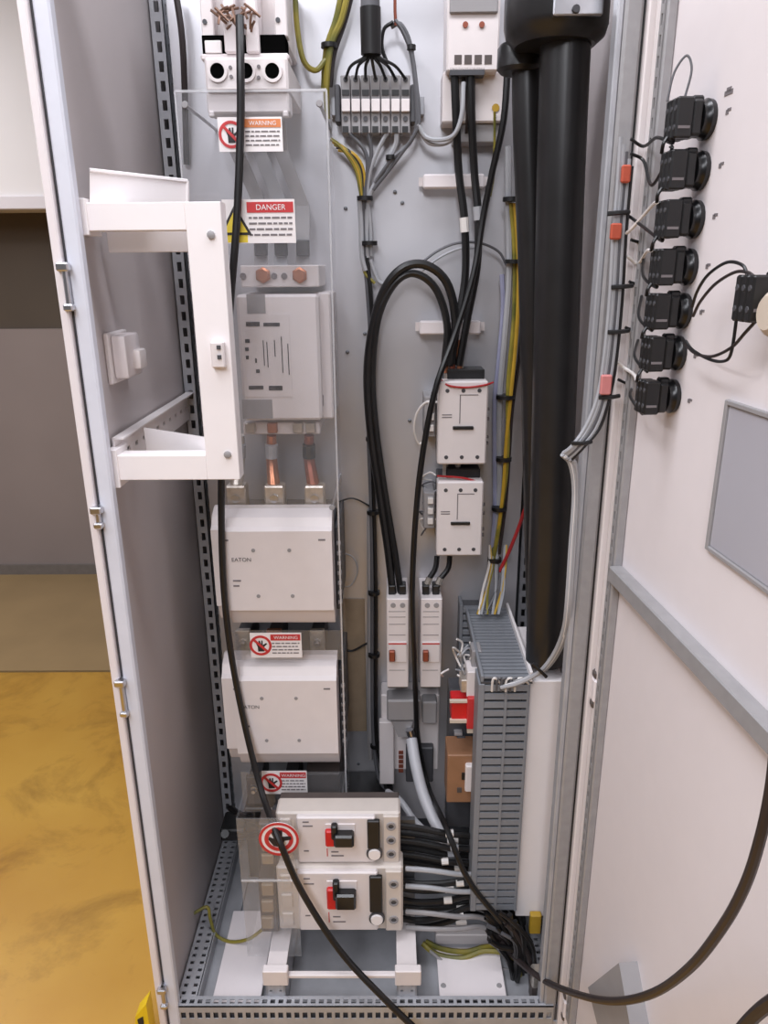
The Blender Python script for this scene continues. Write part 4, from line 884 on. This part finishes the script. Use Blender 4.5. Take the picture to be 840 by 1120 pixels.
# ------------------------------------------------------------------ motor cables leaving the breakers to the right
k = 0
for j, (b0, b1, y0) in enumerate([(905, 915, 0.17), (921, 930, 0.17), (936, 945, 0.17), (966, 962, 0.14), (986, 980, 0.14), (1006, 992, 0.14)]):
    for q in range(2):
        dy = q*7-2
        t = thing('motor_cable', 'black motor cable number marked with pale sleeve, %s of the row leaving the %s breaker' % (('top', 'middle', 'bottom')[j % 3] + (' front' if q == 0 else ' rear'), ('upper', 'lower')[j//3]), 'cable', U(438, b0, 'y', y0), 'motor cables')
        t['label'] = '%s %s black motor cable with pale marker leaving the %s breaker' % (('top', 'middle', 'bottom')[j % 3], ('front', 'rear')[q], ('upper', 'lower')[j//3])
        pts = [(436, b0+dy, y0+q*0.02), (460, b0+dy+3, y0+q*0.02), (490, (b0+b1)/2+dy+4, y0-0.005+q*0.02), (518, b1+dy+2, y0+q*0.02), (548, b1+dy+16, y0+q*0.02), (566, b1+40+dy*0.5, y0+0.01+q*0.02), (572, max(b1+75, 1010), y0+0.02+q*0.02)]
        cable('sheath', None, None, pts, 0.0068, BK, parent=t, n=8, sub=5)
        a = 486+random.uniform(-4, 14); bb = (b0+b1)/2+dy+4
        build('marker_sleeve', MB().tube(P3([(a, bb-0.2, y0-0.006+q*0.02), (a+random.uniform(7, 12), bb-0.8, y0-0.006+q*0.02)]), 0.0078, 8), 'wire_white' if j != 1 else 'cable_grey', t)
for k, (b, c) in enumerate(((950, 954), (969, 973), (997, 1000), (1014, 1010))):
    cable('grey_cable', '%s grey control cable among the black motor cables' % ('highest', 'second highest', 'third', 'lowest')[k], 'cable', [(444, b, 0.13), (470, b+2, 0.12), (500, (b+c)/2+4, 0.125), (528, c+4, 0.14), (552, c+20, 0.15)], 0.0055, ('cable_grey', 'cable_grey', 'device_grey', 'device_grey')[k], group='grey control cables')
bundle('earth_wire_bundle', 'green yellow earth wires crossing above the two screw floor plate', 'wires', [([(462, 1032, 0.16), (478, 1044, 0.14), (505, 1048, 0.13), (530, 1040, 0.14), (560, 1044, 0.13), (578, 1052, 0.13)], 0.006, 'wire_yg'), ([(466, 1030, 0.17), (484, 1038, 0.15), (510, 1041, 0.14), (540, 1036, 0.15), (575, 1058, 0.14)], 0.006, 'wire_yg'), ([(470, 1040, 0.14), (490, 1055, 0.12), (515, 1062, 0.115), (548, 1060, 0.12), (572, 1064, 0.13)], 0.0035, 'device_grey')])
t = thing('cable_knot', 'dark knot of black and green cables at the right floor corner', 'wires', U(570, 1075, 'z', ZG))
for i in range(40):
    a, b = random.uniform(528, 566), random.uniform(996, 1030); y = random.uniform(0.08, 0.17)
    c_, e_ = random.uniform(562, 588), random.uniform(1044, 1080)
    cable('wire', None, None, [(a, b, y), (a+(c_-a)*0.35+random.uniform(-3, 6), b+(e_-b)*0.25+random.uniform(-6, 3), y), (a+(c_-a)*0.75+random.uniform(0, 6), b+(e_-b)*0.6, y), (c_, e_, min(y, 0.13))], random.uniform(0.004, 0.007), random.choice([BK]*8+['cable_dgrey', 'wire_yg', 'cable_brown', 'cable_brown']), parent=t, n=7, sub=5)
t = thing('cable_gland_block', 'yellow gland tag and steel clamp at the foot of the right post', 'clamp', U(585, 1030, 'y', 0.12))
build('tag', MB().pbox(580, 1002, 592, 1022, 0.11, 0.125, 0.002), 'wire_yellow', t); build('clamp', MB().pbox(582, 1064, 594, 1082, 0.05, 0.075, 0.004), 'tin', t); build('lower_clamp', MB().pbox(580, 1080, 588, 1096, 0.05, 0.07, 0.003), 'mccb_base', t)
def Udq(px, py, off):
    a, b = Ud(px, py, off); return DH + dd*a + dn*off + Vector((0, 0, b))
build('loop_cable', MB().tube(P3([(548, 1030, 0.12), (560, 1044, 0.10), (580, 1062, 0.04), (604, 1077, -0.02)]) + [Udq(a, b, o) for a, b, o in ((640, 1090, 0.05), (675, 1095, 0.055), (715, 1086, 0.06), (755, 1058, 0.07), (790, 1014, 0.08), (815, 968, 0.09), (832, 915, 0.10), (843, 860, 0.10), (850, 790, 0.10))], lambda q: 0.0068-0.0022*q, 10), 'cable_brown', None, 'heavy dark cable sweeping out of the cabinet across the open door', 'cable')
build('corner_cable', MB().tube([Udq(a, b, 0.04) for a, b in ((800, 1140), (818, 1118), (838, 1100), (870, 1080))], 0.007, 10), 'cable_brown', None, 'dark cable lying at the lower right corner of the open door', 'cable')
# lower left: yellow earth loop, black lumps
cable('earth_wire', 'green yellow earth wire drooping over the left floor plate', 'wire', [(196, 985, 0.20), (207, 1000, 0.19), (226, 992, 0.20), (230, 1005, 0.19), (236, 1022, 0.18), (252, 1030, 0.17), (272, 1027, 0.16), (288, 1016, 0.15)], 0.0038, 'wire_yg')
t = thing('cable_clamp', 'black plastic cable clamp in the rear left floor corner', 'clamp', U(252, 920, 'y', 0.36))
build('block', MB().pbox(241, 908, 268, 921, 0.36, 0.43, 0.004), 'black', t); build('knob', MB().cyl(U(246, 912, 'y', 0.36), U(246, 912, 'y', 0.335), 0.010, n=12), 'black_gloss', t); build('tail', MB().tube(P3([(262, 914, 0.36), (278, 914, 0.3), (292, 910, 0.22)]), 0.009, 10), 'black', t)
cable('floor_cable', 'black cable bending behind the round sign up to the lower contactor', 'cable', [(252, 884, 0.40), (272, 896, 0.32), (296, 900, 0.25), (318, 888, 0.26), (330, 872, 0.30)], 0.008, BK)
cable('floor_cable', 'dark cable behind the breakers below the acrylic cover', 'cable', [(300, 884, 0.33), (330, 892, 0.30), (365, 884, 0.30), (400, 880, 0.33), (425, 886, 0.34)], 0.010, 'cable_dgrey')
t = thing_at('dark_cover', 'dark plastic terminal cover behind the upper breaker', 'cover', 350, 895, 0.30)
build('cover', MB().pbox(335, 846, 372, 878, 0.31, YP, 0.003), 'mccb_base', t)
build('shelf', MB().pbox(270, 884, 430, 960, 0.33, YP, 0.003), 'black', t)

# ------------------------------------------------------------------ door switches
def switch(label, px, py, i, big=1.0, extra=None):
    s, z = Ud(px, py)
    t = thing('switch_block', label, 'switch', DH+dd*s+dn*0.0+Vector((0, 0, z-0.026)), 'push button switch blocks on the door')
    h = 0.0235*big; BD = 0.050*big
    m = MB(TD); m.lathe((s, 0.0, z), (0, 1, 0), [(0, 0.0235*big), (0.006, 0.0245*big), (0.010, 0.0215*big), (0.014, 0.0215*big)], 20); build('mounting_ring', m, 'black_gloss', t)
    m = MB(TD); m.box(s-0.018*big, s+0.018*big, 0.014, 0.028, z-0.021*big, z+0.021*big, 0.003); build('adapter', m, 'black', t)
    m = MB(TD); m.box(s-0.006, s+0.006, 0.010, 0.024, z+0.018*big, z+0.027*big, 0.002); build('lock_tab', m, 'black_gloss', t)
    for q in (-1, 0, 1):
        m = MB(TD); m.box(s+q*0.0122*big-0.0058*big, s+q*0.0122*big+0.0058*big, 0.026, BD, z-h, z+h, 0.002); c_ = build('contact_block', m, 'black', t)
        for e in (0.010, -0.010): build('screw', MB(TD).lathe((s+q*0.0122*big, BD-0.0005, z+e), (0, 1, 0), [(0, 0.0035), (0.0012, 0.003)], 8), 'dark_grey', c_)
    m = MB(TD); m.box(s+0.0180*big, s+0.0190*big, 0.030, 0.044, z-0.012, z-0.009); build('printed_mark', m, 'ink_grey', t, kind='stuff')
    return s, z
sw = []
words = ('topmost', 'second from top', 'third from top', 'fourth', 'fifth', 'sixth', 'bottom')
for i, (a, b) in enumerate([(776, 131), (769, 187), (763, 240), (756, 292), (750, 340), (744, 386), (738, 433)]):
    sw.append(switch('%s black switch block in the column on the open door' % words[i], a-1, b, i, 0.93))
s8 = switch('separate black switch block at the right edge of the photo on the door', 862, 326, 7, 0.95)
s, z = s8
t = thing('beige_cap', 'beige round end cap below the separate switch block', 'cap', DH+dd*s+dn*0.05+Vector((0, 0, z-0.05)))
m = MB(TD); m.lathe((s+0.035, 0.0, z-0.012), (0, 1, 0), [(0, 0.018), (0.018, 0.018), (0.022, 0.022), (0.036, 0.022), (0.042, 0.016)], 18); build('cap', m, 'beige', t)
# pen marks beside the switches
for i, (s, z) in enumerate(sw):
    t = thing('pen_mark', '%s small pen mark on the door beside a switch block' % words[i], 'marking', DH+dd*(s+0.04)+Vector((0, 0, z)), 'pen marks')
    m = MB(TD)
    m.box(s+0.040, s+0.046, 0.0, 0.0006, z-0.002, z+0.003); m.box(s+0.043, s+0.051, 0.0, 0.0006, z+0.001, z+0.004)
    if i == 0:
        m.box(s+0.032, s+0.050, 0, 0.0006, z+0.018, z+0.023); m.box(s+0.036, s+0.046, 0, 0.0006, z+0.021, z+0.026)
    build('strokes', m, 'ink_grey', t, kind='stuff')
# wiring from the post to the switches
def D3(s, off, z): return DH + dd*s + dn*off + Vector((0, 0, z))
def dcable(name, label, pts, r, mt, group=None): return build(name, MB().tube(pts, r, 7, 6), mt, None, label, 'wire', group)
s, z = sw[0]
dcable('wire_loop', 'thin hairpin wire rising above the topmost switch block', [D3(s-0.006, 0.05, z+0.02), D3(s-0.006, 0.045, z+0.05), D3(s, 0.035, z+0.066), D3(s+0.006, 0.03, z+0.05), D3(s+0.006, 0.035, z+0.02)], 0.0014, 'cable_dgrey')
YW = -0.03
def bpt(a, b): return U(a, b, 'y', YW)
for i in range(7):
    s, z = sw[i]
    a = (690, 690, 676, 690, 688, 684, 676)[i]; b = (152, 168, 230, 262, 308, 358, 415)[i]
    mid = D3(s*0.6, 0.035, z-0.01)
    zq = z-0.024 if i != 1 else z+0.022
    dcable('switch_wire', 'dark wire from the post bundle to the %s switch block' % words[i], [bpt(a, b), bpt(a+14, b+8), mid, D3(s-0.008, 0.038, zq), D3(s-0.006, 0.04, zq+0.006)], 0.0022, BK, 'switch wires')
    if i in (2, 3, 6):
        dcable('switch_wire', 'white wire from the post bundle to the %s switch block' % words[i], [bpt(a-4, b+(18 if i != 6 else -22)), bpt(a+8, b+26 if i != 6 else b-12), D3(s*0.55, 0.03, z+0.02), D3(s-0.006, 0.05, z+0.020)], 0.0024, 'wire_white', 'white switch wires')
    if i < 6:
        s2, z2 = sw[i+1]
        dcable('jumper_wire', 'black jumper wire joining the %s switch block to the one below' % words[i], [D3(s+0.004, 0.05, z-0.02), D3(s+0.006, 0.055, (z+z2)/2), D3(s2-0.002, 0.052, z2+0.02)], 0.0022, BK, 'jumper wires')
def Udp(px, py, off):
    a, b = Ud(px, py, off); return D3(a, off, b)
for lab, pts, mt in (('upper black wire arching from the switch column to the separate switch', [(757, 336), (763, 318), (775, 300), (795, 287), (812, 290), (818, 303)], BK),
                     ('brown wire arching just under the upper black link wire', [(758, 346), (766, 330), (782, 311), (803, 298), (818, 298), (826, 304)], 'cable_brown'),
                     ('black wire sagging from the switch column to the separate switch', [(750, 373), (758, 383), (776, 393), (792, 395), (800, 385), (806, 346)], BK),
                     ('brown wire sagging from the switch column to the beige cap', [(750, 377), (760, 386), (778, 390), (800, 380), (815, 364), (826, 352)], 'cable_brown')):
    dcable('link_wire', lab, [Udp(a, b, 0.032) for a, b in pts], 0.0018, mt, 'link wires')
# bundles climbing the right post
def pw(pts): return [bpt(a, b) for a, b in pts]
t = thing('post_harness', 'harness of grey control cables tied along the right front post', 'wires', bpt(640, 480))
for i, mt in enumerate(('cable_grey', 'cable_grey', 'cable_dgrey', 'cable_grey', BK)):
    o = i*3.2
    build('wire', MB().tube(pw([(679+o*.9, 150+i*8), (676+o, 200), (671+o, 260), (667+o, 330), (660+o, 400), (652+o, 440), (640+o*1.2, 468), (626+o, 488)]) + [U(616+o*0.6, 496+o*0.6, 'y', -0.02)], 0.0034, 7, 5), mt, t)
for a, b in ((676, 314), (672, 363), (662, 434), (632, 484), (672, 234)):
    c = bpt(a+4, b); build('cable_tie', MB().tube([c+Vector((-0.016, -0.004, 0)), c+Vector((0, -0.010, 0.001)), c+Vector((0.014, -0.004, 0.002))], 0.0032, 6), 'black', t)
for k, (a, b, c, e, mt) in enumerate(((680, 180, 690, 200, 'tag_orange'), (668, 244, 680, 262, 'tag_orange'), (657, 410, 669, 432, 'tag_pink'))):
    q = rect(a, b, c, e, YW-0.01); t = thing('cable_tag', '%s wrapped on the post harness' % ('upper orange tag', 'lower orange tag', 'pink tag')[k], 'tag', (q[0], YW, q[2]), 'cable tags')
    build('sleeve', MB().box(q[0], q[1], YW-0.012, YW-0.004, q[2], q[3], 0.002), mt, t)
t = thing('grey_bundle', 'bundle of grey cables curving from the duct to the right post', 'wires', U(565, 750, 'y', 0.08))
for i in range(5):
    o = i*3.0
    cable('wire', None, None, [(548+o, 752-i, 0.10), (568+o*0.6, 747-o*0.4, 0.085), (590+o*0.6, 735-o*0.3, 0.065), (606+o*0.5, 715-o*0.3, 0.045), (616+o*0.35, 690, 0.02), (620+o*0.3, 660, 0.0), (624+o*0.3, 600, -0.003), (628+o*0.2, 540, -0.006), (624+o*0.4, 508, -0.014), (615+o*0.6, 497+o*0.4, -0.022)], 0.004, ('cable_grey', 'wire_white', 'cable_grey', 'device_grey', 'cable_grey')[i], parent=t, n=7, sub=5)
c = U(590, 731, 'y', 0.06); build('cable_tie', MB().tube([c+Vector((-0.014, -0.004, 0.012)), c+Vector((0.002, -0.010, -0.002)), c+Vector((0.012, -0.006, -0.014))], 0.0034, 6), 'black', t)
t = thing('duct_wires', 'short white and blue wires dipping into the end of the upright duct', 'wires', U(545, 760, 'y', 0.11))
for i in range(6): cable('wire', None, None, [(538+i*5, 756, 0.105), (539+i*5, 744, 0.10), (542+i*6, 742, 0.10), (548+i*6, 748, 0.11)], 0.0024, random.choice(['wire_white', 'cable_lilac', 'wire_white', 'cable_dgrey']), parent=t, n=6, sub=4)

cable('wall_tie', 'short black tie at mid height in front of the rear left rail', 'tie', [(184, 628, 0.40), (193, 627, 0.40), (203, 630, 0.42)], 0.004, BK, group='black ties on the left rail')
cable('wall_tie', 'short black tie low down in front of the rear left rail', 'tie', [(204, 738, 0.44), (214, 738, 0.44), (222, 741, 0.46)], 0.004, BK, group='black ties on the left rail')
